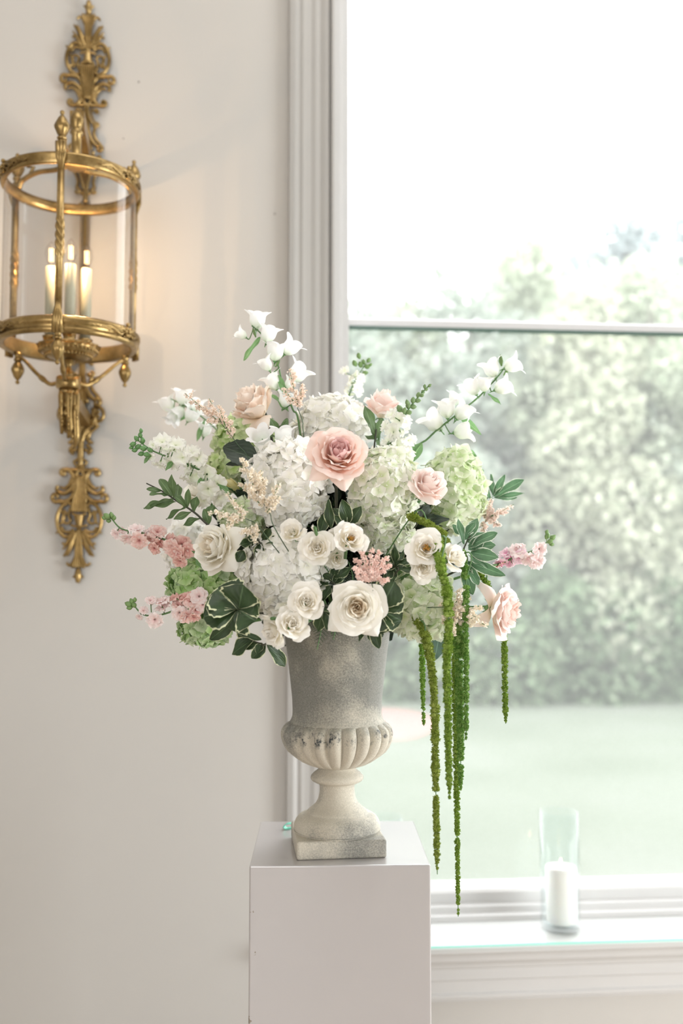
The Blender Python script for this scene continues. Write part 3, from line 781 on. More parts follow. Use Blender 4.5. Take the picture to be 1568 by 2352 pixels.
# side brackets at the band box
scroll(mb, [(28, 936), (40, 936), (49, 944), (51, 956), (47, 966), (38, 970), (28, 968)], 4.5, 4.5, .016)
scroll(mb, curl(36, 946, 6, 0, .9, 1), 3.5, 2.5, .02); scroll(mb, curl(36, 962, 6, 0, .9, -1), 3.5, 2.5, .02)
scroll(mb, [(30, 938), (30, 953), (30, 968)], 9, 9, .006)
band(970, 1018, 1.05, True)
scroll(mb, [(20, 984), (14, 996), (14, 1008), (18, 1016), (28, 1019)], 5, 4)
scroll(mb, curl(18, 1032, 7, -PI, .9, -1), 4.5, 3); scroll(mb, [(14, 1022), (24, 1036), (16, 1046)], 5, 3); scroll(mb, [(0, 1040), (6, 1056), (14, 1062), (10, 1072)], 4, 3)
scroll(mb, [(0, 1062), (4, 1070), (8, 1078)], 4, 4)
lpart('plate_bracket', mb)

# ---- lantern cage
DL = 2.148
LC = at(160, 600, DL)
RG = .1515
def zd(py, d): return at(160, py, d).z
def LP(th, r, z): return Vector((LC.x, LC.y, 0)) + RT * (r * math.sin(th)) - FH * (r * math.cos(th)) + Vector((0, 0, z))
LCX = Vector((LC.x, LC.y, 0))
dfr = DL - RG
z_t1, z_t0 = zd(345, dfr), zd(374, dfr)
z_b1, z_b0 = zd(722, dfr), zd(762, dfr)
mb = MB(); mb.lathe([(RG - .010, z_t0 + .002), (RG - .003, z_t0), (RG, z_t0 + .003), (RG - .002, z_t0 + .010), (RG + .003, z_t1 - .008), (RG + .002, z_t1 - .003), (RG - .004, z_t1), (RG - .012, z_t1 - .002), (RG - .013, z_t0 + .004), (RG - .010, z_t0 + .002)], 72, LCX, cap=False)
lpart('top_ring', mb)
mb = MB(); mb.lathe([(RG - .016, z_b0 + .004), (RG - .006, z_b0), (RG + .001, z_b0 + .004), (RG + .001, z_b0 + .011), (RG - .003, z_b0 + .014), (RG + .005, z_b0 + .019), (RG + .006, z_b1 - .006), (RG, z_b1), (RG - .010, z_b1 + .001), (RG - .016, z_b1 - .004), (RG - .016, z_b0 + .004)], 72, LCX, cap=False)
lpart('bottom_ring', mb)
mb = MB(); mb.lathe([(RG - .0085, z_b1 - .006), (RG - .0085, z_t0 + .01)], 72, LCX, cap=False)
lpart('curved_glass', mb, M_lglass)
THS = [math.radians(a) for a in (8, 128, -112)]
def relief(th0, z0, z1, R_):
    mb = MB(); zc = (z0 + z1) / 2; h = (z1 - z0) / 2
    for s in (-1, 1):
        for j, (a0, a1, zz, rr) in enumerate(((2, 33, .1, .0042), (5, 26, .55, .0030), (5, 24, -.5, .0030), (10, 30, -.15, .0026))):
            P = [LP(th0 + s * math.radians(a0 + (a1 - a0) * t / 7), R_ + .001, zc + h * (zz * (1 - t / 9) + .28 * math.sin(t * 1.9 + j))) for t in range(8)]
            mb.tube(P, [rr * (1 - .75 * t / 7) for t in range(8)], 6)
    for k in range(6):
        a = k * PI / 3
        mb.ball(LP(th0 + math.cos(a) * .045, R_ + .002, zc + math.sin(a) * h * .55), .0045, 8, 6)
    mb.ball(LP(th0, R_ + .006, zc), .0048, 8, 6)
    mb.ball(LP(th0, R_ + .002, z1 + .002), .005, 8, 6)
    return mb
for a in (68, 188, -52):
    lpart('leaf_relief', relief(math.radians(a), z_t0, z_t1, RG)); lpart('leaf_relief', relief(math.radians(a), z_b0 + .008, z_b1, RG + .004))
FIN = [(.0015, 0), (.006, .003), (.010, .010), (.0145, .020), (.0150, .026), (.0135, .032), (.009, .042), (.004, .049), (.0022, .051), (.0048, .054), (.0045, .058), (.001, .061)]
def finial(mb, c, sc=1.0, down=False):
    s = -1 if down else 1
    mb.lathe([(r * sc, s * z * sc) for r, z in FIN], 24, c, mod=lambda a, z: 1 + .10 * math.cos(8 * a + z * 160))
    mb.lathe([(.0085 * sc, -s * .004 * sc), (.0105 * sc, 0), (.0085 * sc, s * .003 * sc)], 16, c)
for th in THS:
    rod = MB()
    zt, zb = z_t1 + .016, z_b0 + .002
    rod.tube([LP(th, RG + .003, zb), LP(th, RG + .003, (zb + zt) / 2), LP(th, RG + .003, zt)], [.0075, .0078, .0075], 12)
    # reeding and the twisted middle
    for k in (-1, 0, 1): rod.tube([LP(th + k * .028, RG + .0095 - abs(k) * .0015, zb + .01), LP(th + k * .028, RG + .0095 - abs(k) * .0015, zt - .01)], .0018, 6)
    zm0, zm1 = zd(595, dfr), zd(500, dfr)
    for ph in range(4):
        rod.tube([LP(th, RG + .003, 0) + RT * (.0078 * math.cos(ph * PI / 2 + t * .5)) - FH * (.0078 * math.sin(ph * PI / 2 + t * .5)) + Vector((0, 0, zm0 + (zm1 - zm0) * t / 15)) for t in range(16)], [.0008] + [.0024] * 14 + [.0008], 6)
    # leaf clasps at both rings
    for z0, z1, w in ((z_t0 - .022, z_t1 + .014, 1), (z_b0 - .004, z_b1 + .036, -1)):
        for k in (-1, 0, 1):
            a0 = (z0, z1) if w == 1 else (z1, z0)
            rod.tube([LP(th + k * .006, RG + .008, a0[0]), LP(th + k * .03, RG + .013, (z0 + z1) / 2), LP(th + k * .045, RG + .012, a0[1])], [.0012, .0055, .0050], 8)
    r_ = lpart('rod', rod)
    f_ = MB(); finial(f_, LP(th, RG + .001, zt + .010)); f_.lathe([(.006, 0), (.0075, .006), (.006, .012)], 12, LP(th, RG + .001, zt - .002)); lpart('finial', f_)
    f_ = MB(); c = LP(th, (RG + .002) if th == THS[0] else RG * .91, z_b0 - .012)
    f_.lathe([(.007, 0), (.0075, .008), (.011, .016)], 16, c); finial(f_, c - Vector((0, 0, .001)), .92, True); lpart('drop_finial', f_)
    # lower arm, sweeping in to the collar
    zc = zd(880, DL)
    R0 = (RG + .002) if th == THS[0] else RG * .93
    am = MB(); am.tube(smooth_path([LP(th, R0, z_b0 - .004), LP(th, RG * .80, z_b0 - .014), LP(th, RG * .58, z_b0 - .045), LP(th, RG * .42, zc + .012), LP(th, RG * .30, zc + .001), LP(th, .024, zc + .003)], 5), [.004] * 8 + [.0045] * 5 + [.0065] * 3 + [.0048] * 10, 10)
    lpart('lower_arm', am)
    am = MB(); zh = z_t1 + .034
    am.tube(smooth_path([LP(th, RG - .004, z_t1 + .002), LP(th, RG * .90, z_t1 + .020), LP(th, RG * .62, z_t1 + .032), LP(th, RG * .3, z_t1 + .030), LP(th, .01, zh)], 5), [.006] * 21, 10)
    am.tube([LP(th, RG * .78, z_t1 + .028), LP(th, RG * .70, z_t1 + .046), LP(th, RG * .82, z_t1 + .05)], [.004, .0045, .003], 8)
    lpart('upper_arm', am)
# hub above, egg finial, bracket bar to the wall
hub = LCX + RT * .010
mb = MB(); zh = z_t1 + .030
ze = zd(300, DL); zk = zd(254, DL)
mb.lathe([(.022, zh - .004), (.026, zh), (.020, zh + .006), (.012, zh + .010), (.011, ze - .012), (.016, ze - .006), (.009, ze), (.0125, ze + .008), (.0155, ze + .02), (.0155, zk - .02), (.010, zk - .006), (.002, zk)], 24, hub)
lpart('egg_finial', mb)
zbk = zd(318, DL + .1)
mb = MB(); a = hub + Vector((0, .0, zbk)); b_ = Vector((cxw, WY - .012, zbk)); dd = (b_ - a); w = Vector((dd.y, -dd.x, 0)).normalized() * .016
mb.add([a - w + Vector((0, 0, s)) for s in (-.018, .018)] + [a + w + Vector((0, 0, s)) for s in (-.018, .018)] + [b_ - w + Vector((0, 0, s)) for s in (-.018, .018)] + [b_ + w + Vector((0, 0, s)) for s in (-.018, .018)],
       [(0, 1, 3, 2), (4, 6, 7, 5), (0, 4, 5, 1), (2, 3, 7, 6), (1, 5, 7, 3), (0, 2, 6, 4)])
lpart('bracket_bar', mb, smooth=False)
# collar below, drip pan, hanging leaves, lower bracket
zc = zd(880, DL)
cl = LCX + RT * .002
mb = MB(); mb.lathe([(.012, zc - .014), (.024, zc - .013), (.0265, zc - .010), (.0265, zc + .012), (.024, zc + .014), (.010, zc + .015)], 32, cl)
mb.lathe([(.009, zc + .012), (.010, zc + .022), (.0055, zc + .026), (.009, zc + .032), (.006, zc + .036), (.011, zc + .044), (.018, zc + .060), (.026, zd(822, DL))], 24, cl)
lpart('collar', mb)
mb = MB(); zp = zd(826, DL)
mb.lathe([(.018, zp - .002), (.045, zp + .004), (.062, zp + .016), (.069, zp + .030), (.066, zp + .031), (.058, zp + .018), (.02, zp + .010)], 64, cl, mod=lambda a, z: 1 + .02 * math.cos(20 * a))
for k in range(40):
    a = k * 2 * PI / 40
    for rr, zz in ((.050, .007), (.062, .018)): mb.ball(cl + Vector((math.cos(a) * rr, math.sin(a) * rr, zp + zz)), .0042, 6, 5)
lpart('drip_pan', mb)
zq = zd(905, DL)
mb = MB()
for k, (x, y) in enumerate(((-.010, -.008), (.006, -.012), (.018, -.002), (.006, .012), (-.006, .010))):
    c = cl + RT * x + FH * y
    L_ = (.075, .085, .105, .08, .07)[k]
    mb.tube([c + Vector((0, 0, zc - .012)), c + Vector((0, 0, zc - .03)), c + Vector((0, 0, zc - .03 - L_ * .4)), c + Vector((0, 0, zc - .03 - L_ * .85)) + RT * .003, c + Vector((0, 0, zc - .04 - L_))], [.007, .010, .008, .0085, .003], 8)
    for j in range(5): mb.ball(c + Vector((0, 0, zc - .035 - L_ * j / 5)) - FH * .006 + RT * random.uniform(-.006, .006), .0045, 6, 5, 1.8)
mb.lathe([(.018, zc - .026), (.020, zc - .020), (.016, zc - .012)], 20, cl)
lpart('hanging_leaves', mb)
zbk = zd(948, DL + .12)
mb = MB(); a = cl + RT * .012 + Vector((0, 0, zbk)); b_ = Vector((cxw + .012, WY - .012, zbk)); dd = (b_ - a); w = Vector((dd.y, -dd.x, 0)).normalized() * .013
mb.add([a - w + Vector((0, 0, s)) for s in (-.014, .014)] + [a + w + Vector((0, 0, s)) for s in (-.014, .014)] + [b_ - w + Vector((0, 0, s)) for s in (-.014, .014)] + [b_ + w + Vector((0, 0, s)) for s in (-.014, .014)],
       [(0, 1, 3, 2), (4, 6, 7, 5), (0, 4, 5, 1), (2, 3, 7, 6), (1, 5, 7, 3), (0, 2, 6, 4)])
lpart('bracket_bar', mb, smooth=False)
# three candle tubes with filament bulbs
for k, (X, Y, top) in enumerate(((-.040, -.004, 613), (.012, -.034, 607), (.030, .030, 618))):
    c = LCX + RT * X + FH * Y; z0 = zp + .012; z1 = zd(top, DL + Y)
    mb = MB(); mb.lathe([(.006, z0), (.012, z0 + .004), (.018, z0 + .010), (.019, z0 + .020), (.012, z0 + .026), (.014, z0 + .034), (.016, z0 + .040)], 20, c, mod=lambda a, z: 1 + .07 * math.cos(7 * a))
    cup = lpart('candle_cup', mb)
    mb = MB(); mb.lathe([(.0118, z0 + .03), (.0118, z1 - .001), (.0100, z1), (.006, z1)], 20, c); lpart('candle_tube', mb, M_tube)
    mb = MB(); mb.lathe([(.006, z1), (.007, z1 + .006), (.012, z1 + .018), (.0145, z1 + .028), (.013, z1 + .040), (.007, z1 + .052), (.001, z1 + .058)], 20, c); bl = lpart('bulb', mb, M_bulb)
    mb = MB()
    for j in range(4):
        a = j * PI / 2 + .4; e = c + Vector((math.cos(a) * .0042, math.sin(a) * .0042, 0))
        mb.tube([e + Vector((0, 0, z1 + .012)), e + Vector((0, 0, z1 + .042))], .0006, 6)
    lpart('filament', mb, M_fil, parent=bl)
    ld = bpy.data.lights.new('bulb_light', 'POINT'); ld.energy = 1.05; ld.color = (1, .66, .36); ld.shadow_soft_size = 0
    lo = bpy.data.objects.new('bulb_light', ld); COL.objects.link(lo); lo.location = c + Vector((0, 0, z1 + .038))

# ================================================================== FLOWERS: builders
NECK = at(775, 1500, DU)                    # the stems meet inside the mouth of the urn
VIEW = -FW
def into_urn(p):
    """how a stem runs from p down into the mouth of the urn"""
    p = Vector(p); q = NECK + Vector((random.uniform(-.022, .022), random.uniform(-.022, .022), random.uniform(.0, .02)))
    return q
def route(p):
    p = Vector(p); q = into_urn(p); h = Vector((p.x - UC.x, p.y - UC.y, 0)); L_ = h.length
    e = UC + Vector((0, 0, RIM + .012)) + (h / max(L_, 1e-6)) * min(L_ * .5, .052)
    return [q, e]
def stem_mesh(pts, r0, r1, mat, o, n=7, name='stem'):
    P = smooth_path(pts, 6); m_ = len(P)
    mb = MB(); mb.tube([p - o for p in P], [r0 + (r1 - r0) * i / (m_ - 1) for i in range(m_)], n)
    return mb.mesh(name, mat)
M_stem = solid('green_stem', S(92, 130, 78), .5, var=.1, scale=30)
M_darkgreen = solid('dark_green_stem', S(62, 88, 58), .5, var=.1, scale=30)
M_darkstem = solid('dark_stem', S(60, 62, 48), .6, var=.1, scale=30)
M_bud = solid('green_bud', S(118, 150, 92), .5, var=.15, scale=60)
M_sepal = leafmat('sepal_green', S(70, 112, 66), S(104, 146, 92), trans=.3)

# ---- hydrangea florets
def floret_mesh(seed, mat, L=.0175, n_p=4, cup=.28, name='floret'):
    R = random.Random(seed); mb = MB()
    for k in range(n_p):
        a = k * 2 * PI / n_p + R.uniform(-.12, .12); l = L * R.uniform(.88, 1.1); w = l * R.uniform(.50, .58)
        c_ = cup * R.uniform(.6, 2.0); tw = R.uniform(-.35, .35); rz = R.uniform(0, .0005) + k % 2 * .0006; ph = R.uniform(0, 6)
        ca, sa = math.cos(a), math.sin(a)
        def fn(u, v):
            s = u * 2 - 1
            wd = w * max(0, math.sin(PI * min(1, v ** .85 * .97 + .02))) ** .5
            x = l * v * (1 - .10 * s * s); y = s * wd
            z = c_ * l * (v ** 2.2) * .6 - .10 * l * s * s * math.sin(PI * v) + tw * y * v + .05 * l * math.sin(7 * s + ph) * v * v + rz
            return Vector((x * ca - y * sa, x * sa + y * ca, z))
        mb.grid(6, 6, fn)
    mb.ball((0, 0, .0008), .0013, 6, 4)
    return mb.mesh(name, mat)
def hydrangea(label, px, py, d, rx, ry, rz, mats, n=115, L=.0175, tilt=0, stem=True, lump=.10):
    c = at(px, py, d); s = d / FPX
    h = thing('hydrangea', label, 'hydrangea', c, 'hydrangea heads in the arrangement')
    A, B, D_ = rx * s, ry * s, rz * s
    n = int(n * 1.35); L *= .93
    meshes = [floret_mesh(1000 + i, mats, L) for i in range(4)]
    seed = random.random() * 50
    def lumpf(v): return 1 + lump * nz(v.x * 2.2 + seed, v.y * 2.2, v.z * 2.2)
    mb = MB()
    mb.grid(20, 14, lambda u, v: (lambda q: (RT * q.x * A + Vector((0, 0, 1)) * q.z * B + FH * q.y * D_) * .80 * lumpf(q) * (1 + .06 * nz(q.x * 9, q.y * 9, q.z * 9)))(Vector((math.cos(2 * PI * u) * math.sin(PI * v), math.sin(2 * PI * u) * math.sin(PI * v), -math.cos(PI * v)))), closed=True, attr=lambda u, v: (0, .35, 0))
    link('flower_core', mb.mesh('flower_core', mats), h)
    for i in range(n):
        z = 1 - 2 * (i + .5) / n; r = math.sqrt(1 - z * z); a = i * 2.39996
        q = Vector((r * math.cos(a), r * math.sin(a), z))
        if (q.y > .72): continue
        nrm = (RT * (q.x / A) + Vector((0, 0, q.z / B)) + FH * (q.y / D_)).normalized()
        p = (RT * q.x * A + Vector((0, 0, q.z * B)) + FH * q.y * D_) * lumpf(q) * random.uniform(.86, 1.0)
        nn = (nrm + Vector((random.gauss(0, .33), random.gauss(0, .33), random.gauss(0, .33)))).normalized()
        link('floret', meshes[i % 4], h, p, zframe(nn, random.uniform(0, 6)), random.uniform(.8, 1.18))
    if stem:
        q, e = route(c); link('stem', stem_mesh([c, e, q], .0035, .0035, M_stem, c), h)
    return h

# ---- roses
def petal_mesh(R, t, phi0, wa, H, rm, flare, curl_, mat, seed, nu=10, nv=9, tip=.06, ruf=.03):
    mb = MB()
    def fn(u, v):
        s = u * 2 - 1
        wv = .30 + .70 * math.sin(min(1, v * 1.35) * PI / 2) ** .9
        if v > .72: wv *= 1 - .38 * ((v - .72) / .28) ** 2
        ang = phi0 + s * wa * wv
        vv = v * (1 - .16 * abs(s) ** 3)
        r = R * (.02 + rm * (1 - (1 - min(1, vv * 1.1)) ** 2.2) ** .8)
        z = H * (vv ** .9 + tip * max(0, 1 - abs(s) * 2) * v ** 3)
        if vv > .55:
            k = (vv - .55) / .45
            r += R * flare * k * k; z -= H * flare * .55 * k ** 2.4
        k = abs(s) ** 3 * v
        r += R * curl_ * k + R * .030 * s
        z -= H * curl_ * .5 * k
        nn = nz(seed * 3.1 + s * 1.6, v * 2.2, seed)
        r += R * ruf * 2.8 * nn * v; z += R * ruf * 2.4 * nz(seed + s * 3, v * 2, 9 + seed) * v; ang += .12 * nz(seed, v * 2.5, s * 2) * v
        return Vector((r * math.cos(ang), r * math.sin(ang), z))
    mb.grid(nu, nv, fn)
    return mb.mesh('petal', mat)
def guard_mesh(R, phi, tilt, L_, wid, mat, seed, bend=.5):
    """a loose outer petal that has folded away from the flower"""
    mb = MB()
    cp, sp_ = math.cos(phi), math.sin(phi)
    def fn(u, v):
        s = u * 2 - 1
        w = R * wid * math.sin(PI * min(.93, .10 + v * .84)) ** .7 * (1 - .12 * v)
        a = tilt * (.35 + .65 * v) + bend * v * v * .5
        d = R * L_ * v * (1 - .10 * abs(s) ** 3 + .05 * max(0, 1 - 3 * abs(s)))
        x = R * .10 + math.sin(a) * d; z = math.cos(a) * d - R * .05 * math.sin(PI * v)
        y = s * w
        off = -.26 * R * s * s * math.sin(PI * v * .9) + .05 * R * nz(seed + s * 2, v * 2, seed)
        x += off * math.cos(a) * -1; z += off * math.sin(a) * .6
        return Vector((x * cp - y * sp_, x * sp_ + y * cp, z))
    mb.grid(10, 10, fn)
    return mb.mesh('petal', mat)
def rose(label, px, py, d, Rpx, axis, mat, n=26, group='garden roses in the arrangement', spread=.86, open_=.5, guards=(), Hm=1.0, roll=0, stemto=True, mi=None, ruf=.03, stamens=False, name='garden_rose', cat='rose', stem_m=None, seed0=0, inner=.05):
    c = at(px, py, d); R = Rpx * d / FPX
    ax = (RT * axis[0] + Vector((0, 0, 1)) * axis[1] - FH * axis[2]).normalized()
    base = c - ax * (R * .62 * Hm)
    t_ = thing(name, label, cat, base, group, rot=zframe(ax, roll, hint=(.12, .3, 1)))
    rs = random.Random(hash(label) % 1000 if False else seed0 + int(px))
    for i in range(n):
        t = i / (n - 1)
        rm = inner + (spread - inner) * t ** 1.05
        H = R * Hm * (1.02 + .16 * math.sin(t * PI) - .30 * t ** 2)
        wa = 1.45 - .62 * t
        fl = open_ * max(0, t - .25) ** 1.3 * 1.1
        H *= rs.uniform(.93, 1.06); rm *= rs.uniform(.94, 1.05); wa *= rs.uniform(.9, 1.15)
        link('petal', petal_mesh(R, t, i * 2.39996 + rs.uniform(-.2, .2), wa, H, rm, fl, .02 + .16 * t * open_ * 2, (mi if (mi and t < .4) else mat), rs.uniform(0, 40), ruf=ruf, tip=.04 + .05 * t, nu=8 if n < 24 else 10, nv=7 if n < 24 else 9), t_)
    for g in guards:
        link('petal', guard_mesh(R, g[0], g[1], g[2], g[3], mat, rs.uniform(0, 20), g[4] if len(g) > 4 else .5), t_)
    # hip and sepals
    mb = MB(); mb.lathe([(.10 * R, -.24 * R), (.17 * R, -.14 * R), (.15 * R, -.04 * R), (.05 * R, -.01 * R)], 12); link('rose_hip', mb.mesh('rose_hip', M_bud), t_)
    for k in range(5):
        a = k * 2 * PI / 5; L_ = R * rs.uniform(.45, .6)
        mb = MB(); mb.grid(2, 5, lambda u, v: Vector((math.cos(a) * (.12 * R + L_ * v * .8), math.sin(a) * (.12 * R + L_ * v * .8), -.02 * R - .45 * L_ * v * v)) + Vector((-math.sin(a), math.cos(a), 0)) * ((u - .5) * .22 * R * (1 - v)))
        link('sepal', mb.mesh('sepal', M_sepal), t_)
    if stamens:
        mb = MB()
        for k in range(46):
            a = rs.uniform(0, 6.28); e = rs.uniform(.02, .24) * R; h = rs.uniform(.55, .80) * R * Hm
            p1 = Vector((math.cos(a) * e, math.sin(a) * e, h)); mb.tube([Vector((p1.x * .4, p1.y * .4, .1 * R)), p1], .0003, 4); mb.ball(p1, .0010, 5, 4)
        o = link('stamens', mb.mesh('stamens', M_stamen), t_); o['label'] = 'golden brown stamens'; o['kind'] = 'stuff'
    if stemto:
        q, e = route(base); M3 = t_.rotation_quaternion.to_matrix().transposed()
        pts = [base, base - ax * min(.02, R * .6), e, q]
        P = [M3 @ (Vector(p) - base) for p in smooth_path(pts, 6)]
        mb = MB(); mb.tube(P, [.0024 + .0006 * k / len(P) for k in range(len(P))], 8); link('stem', mb.mesh('stem', stem_m or M_stem), t_)
    return t_
M_stamen = solid('golden_stamen', S(196, 146, 62), .6, var=.2, scale=200)

# ---- leaves
def leaf_mesh(L_, w, seed, mat, shape=1.0, serr=0.0, bend=.25, fold=.25, ripple=.06, nu=6, nv=12, name='leaf'):
    R = random.Random(seed); mb = MB(); ph = R.uniform(0, 6); bd = bend * R.uniform(.5, 1.4)
    def fn(u, v):
        s = u * 2 - 1
        wd = w * .5 * (math.sin(PI * (min(1, v * .97 + .015)) ** shape) ** .8)
        if abs(s) > .99 and serr: wd *= 1 + serr * math.sin(v * nv * PI * .98)
        y = L_ * v; x = s * wd
        z = fold * abs(s) * wd - bd * L_ * v * v + ripple * L_ * math.sin(v * 9 + ph + 2 * s) * abs(s)
        return Vector((x, y, z))
    mb.grid(nu, nv, fn)
    return mb.mesh(name, mat)
def leaf(parent, o, b, tpt, wpx, mat, roll=0.0, seed=0, d=None, **kw):
    """leaf from base b to tip tpt (world), facing roughly the room"""
    v = tpt - b; L_ = v.length
    nrm = VIEW + Vector((0, 0, .55)); nrm = Matrix.Rotation(roll, 3, v.normalized()) @ nrm
    w = wpx * 1.7 / FPX
    kw.setdefault('bend', .08)
    return link('leaf', leaf_mesh(L_ * 1.02, w, seed, mat, **kw), parent, b - o, yframe(v, nrm))
def sprig(label, path, leaves, mat, d, name='pittosporum_sprig', cat='foliage', r=.0016, group='variegated foliage sprigs', smat=None, toneck=True, **kw):
    """path: picture points of the stem, leaves: (base x, base y, tip x, tip y, width, roll)"""
    P = [at(x, y, d + (dd[0] if dd else 0)) for x, y, *dd in path]
    o = P[0]
    t = thing(name, label, cat, o, group)
    if toneck: P = route(o) + P
    link('stem', stem_mesh(P, r * 1.5, r * .6, smat or M_darkstem, o), t)
    for i, l in enumerate(leaves):
        bx, by, tx, ty, w = l[:5]; roll = l[5] if len(l) > 5 else random.uniform(-.5, .5); dd = l[6] if len(l) > 6 else random.uniform(-.02, .02)
        leaf(t, o, at(bx, by, d), at(tx, ty, d + dd), w, mat, roll, int(bx * 7 + by), **kw)
    return t

# ---- bellflowers
def bell_mesh(seed, mat, Lb=.034, open_=1.0):
    R = random.Random(seed); mb = MB(); n = 40; ph = R.uniform(0, 6)
    def fn(u, v):
        a = u * 2 * PI; lobe = abs(math.cos(2.5 * a)) ** .9
        vv = v
        r = Lb * (.10 + .30 * math.sin(min(1, vv * 2.1) * PI / 2) ** .8 + .05 * vv)
        L = Lb * (.80 + .26 * lobe)
        z = L * vv
        if vv > .72:
            k = (vv - .72) / .28
            r += Lb * open_ * (.30 * k * k * (.35 + .65 * lobe)); z -= Lb * .09 * k ** 3 * lobe * open_
        r *= 1 + .05 * math.cos(5 * a) * vv + .02 * math.sin(3 * a + ph)
        return Vector((r * math.cos(a), r * math.sin(a), z))
    mb.grid(n, 12, fn, closed=True, attr=lambda u, v: (0, v, 0))
    return mb.mesh('bell_flower', mat)
def calyx_mesh(Lb=.034):
    mb = MB(); mb.lathe([(.0008, -.010), (.0010, -.003), (.0035, -.001), (.0042, .002), (.0035, .004)], 10)
    for k in range(5):
        a = k * 2 * PI / 5 + .3
        mb.grid(2, 5, lambda u, v: Vector((math.cos(a) * (.0035 + .0065 * math.sin(v * 2.2)), math.sin(a) * (.0035 + .0065 * math.sin(v * 2.2)), .001 + .011 * v)) + Vector((-math.sin(a), math.cos(a), 0)) * ((u - .5) * .0055 * (1 - v * .9)))
    return mb.mesh('calyx', M_sepal)
def bellstem(label, path, bells, lvs, d, mat, tipbuds=(), r=.0022):
    P = [at(x, y, d + (dd[0] if dd else 0)) for x, y, *dd in path]; o = P[0]
    t = thing('bellflower', label, 'bellflower', o, 'white bellflower stems')
    PP = route(o) + P
    link('stem', stem_mesh(PP, r, r * .55, M_stem, o), t)
    ms = [bell_mesh(i, mat) for i in range(3)]; cm = calyx_mesh()
    for i, b in enumerate(bells):
        x, y, dx, dy, sz = b[:5]; tow = b[5] if len(b) > 5 else .25
        dr = (RT * dx + Vector((0, 0, -dy)) - FH * tow).normalized(); sc = sz / 45
        c = at(x, y, d + random.uniform(-.012, .012)); Lb = .034 * sc
        p0 = c - dr * Lb * .5
        o1 = link('bell_flower', ms[i % 3], t, p0 - o, zframe(dr, random.uniform(0, 6)), sc)
        link('calyx', cm, o1, (0, 0, 0))
        # pedicel to the nearest stem point
        n_ = min(smooth_path(P, 5), key=lambda q: (q - p0).length)
        mb = MB(); mb.tube([q - o for q in smooth_path([n_, n_.lerp(p0, .5) - dr * .004, p0 - dr * .006, p0], 4)], .0010, 6); link('pedicel', mb.mesh('pedicel', M_stem), t)
    for (x, y, dx, dy, sz) in tipbuds:
        dr = (RT * dx + Vector((0, 0, -dy)) - FH * .1).normalized(); sc = sz / 45; p0 = at(x, y, d) - dr * .008
        mb = MB(); mb.lathe([(.001, -.004), (.004 * sc, 0), (.0065 * sc, .008 * sc), (.0045 * sc, .018 * sc), (.0005, .026 * sc)], 10, axis=zframe(dr), mod=lambda a, z: 1 + .12 * math.cos(5 * a))
        link('bud', mb.mesh('bud', M_bud), t, p0 - o)
    for l in lvs:
        bx, by, tx, ty, w = l[:5]
        leaf(t, o, at(bx, by, d), at(tx, ty, d - .01), w, M_lightleaf, l[5] if len(l) > 5 else 0, int(bx), bend=.25)
    return t

# ---- ruffled blossoms (snapdragon, stock)
def blossom_mesh(seed, mat, Rr=.016, npet=5, ruf=.22, tube=.010, cup=.5, double=0, name='blossom'):
    R = random.Random(seed); mb = MB()
    mb.lathe([(.0015, -tube), (.0030, -tube * .6), (.0042, 0)], 10, cap=False)
    for lay in range(1 + double):
        rr = Rr * (1 - .32 * lay)
        for k in range(npet):
            a = k * 2 * PI / npet + lay * .6 + R.uniform(-.2, .2); ph = R.uniform(0, 6); cu = cup * R.uniform(.5, 1.4) + .5 * lay
            w = rr * R.uniform(.55, .75); ca, sa = math.cos(a), math.sin(a)
            def fn(u, v):
                s = u * 2 - 1; e = cu * (1 - .5 * v)
                wd = w * math.sin(PI * min(1, v ** .7 * .86 + .06)) ** .6
                d_ = rr * v; x = d_ * math.cos(e) + .002; y = s * wd
                z = d_ * math.sin(e) + ruf * rr * math.sin(4.5 * s + ph) * v * v - .15 * rr * v ** 3
                return Vector((x * ca - y * sa, x * sa + y * ca, z))
            mb.grid(6, 5, fn)
    return mb.mesh(name, mat)
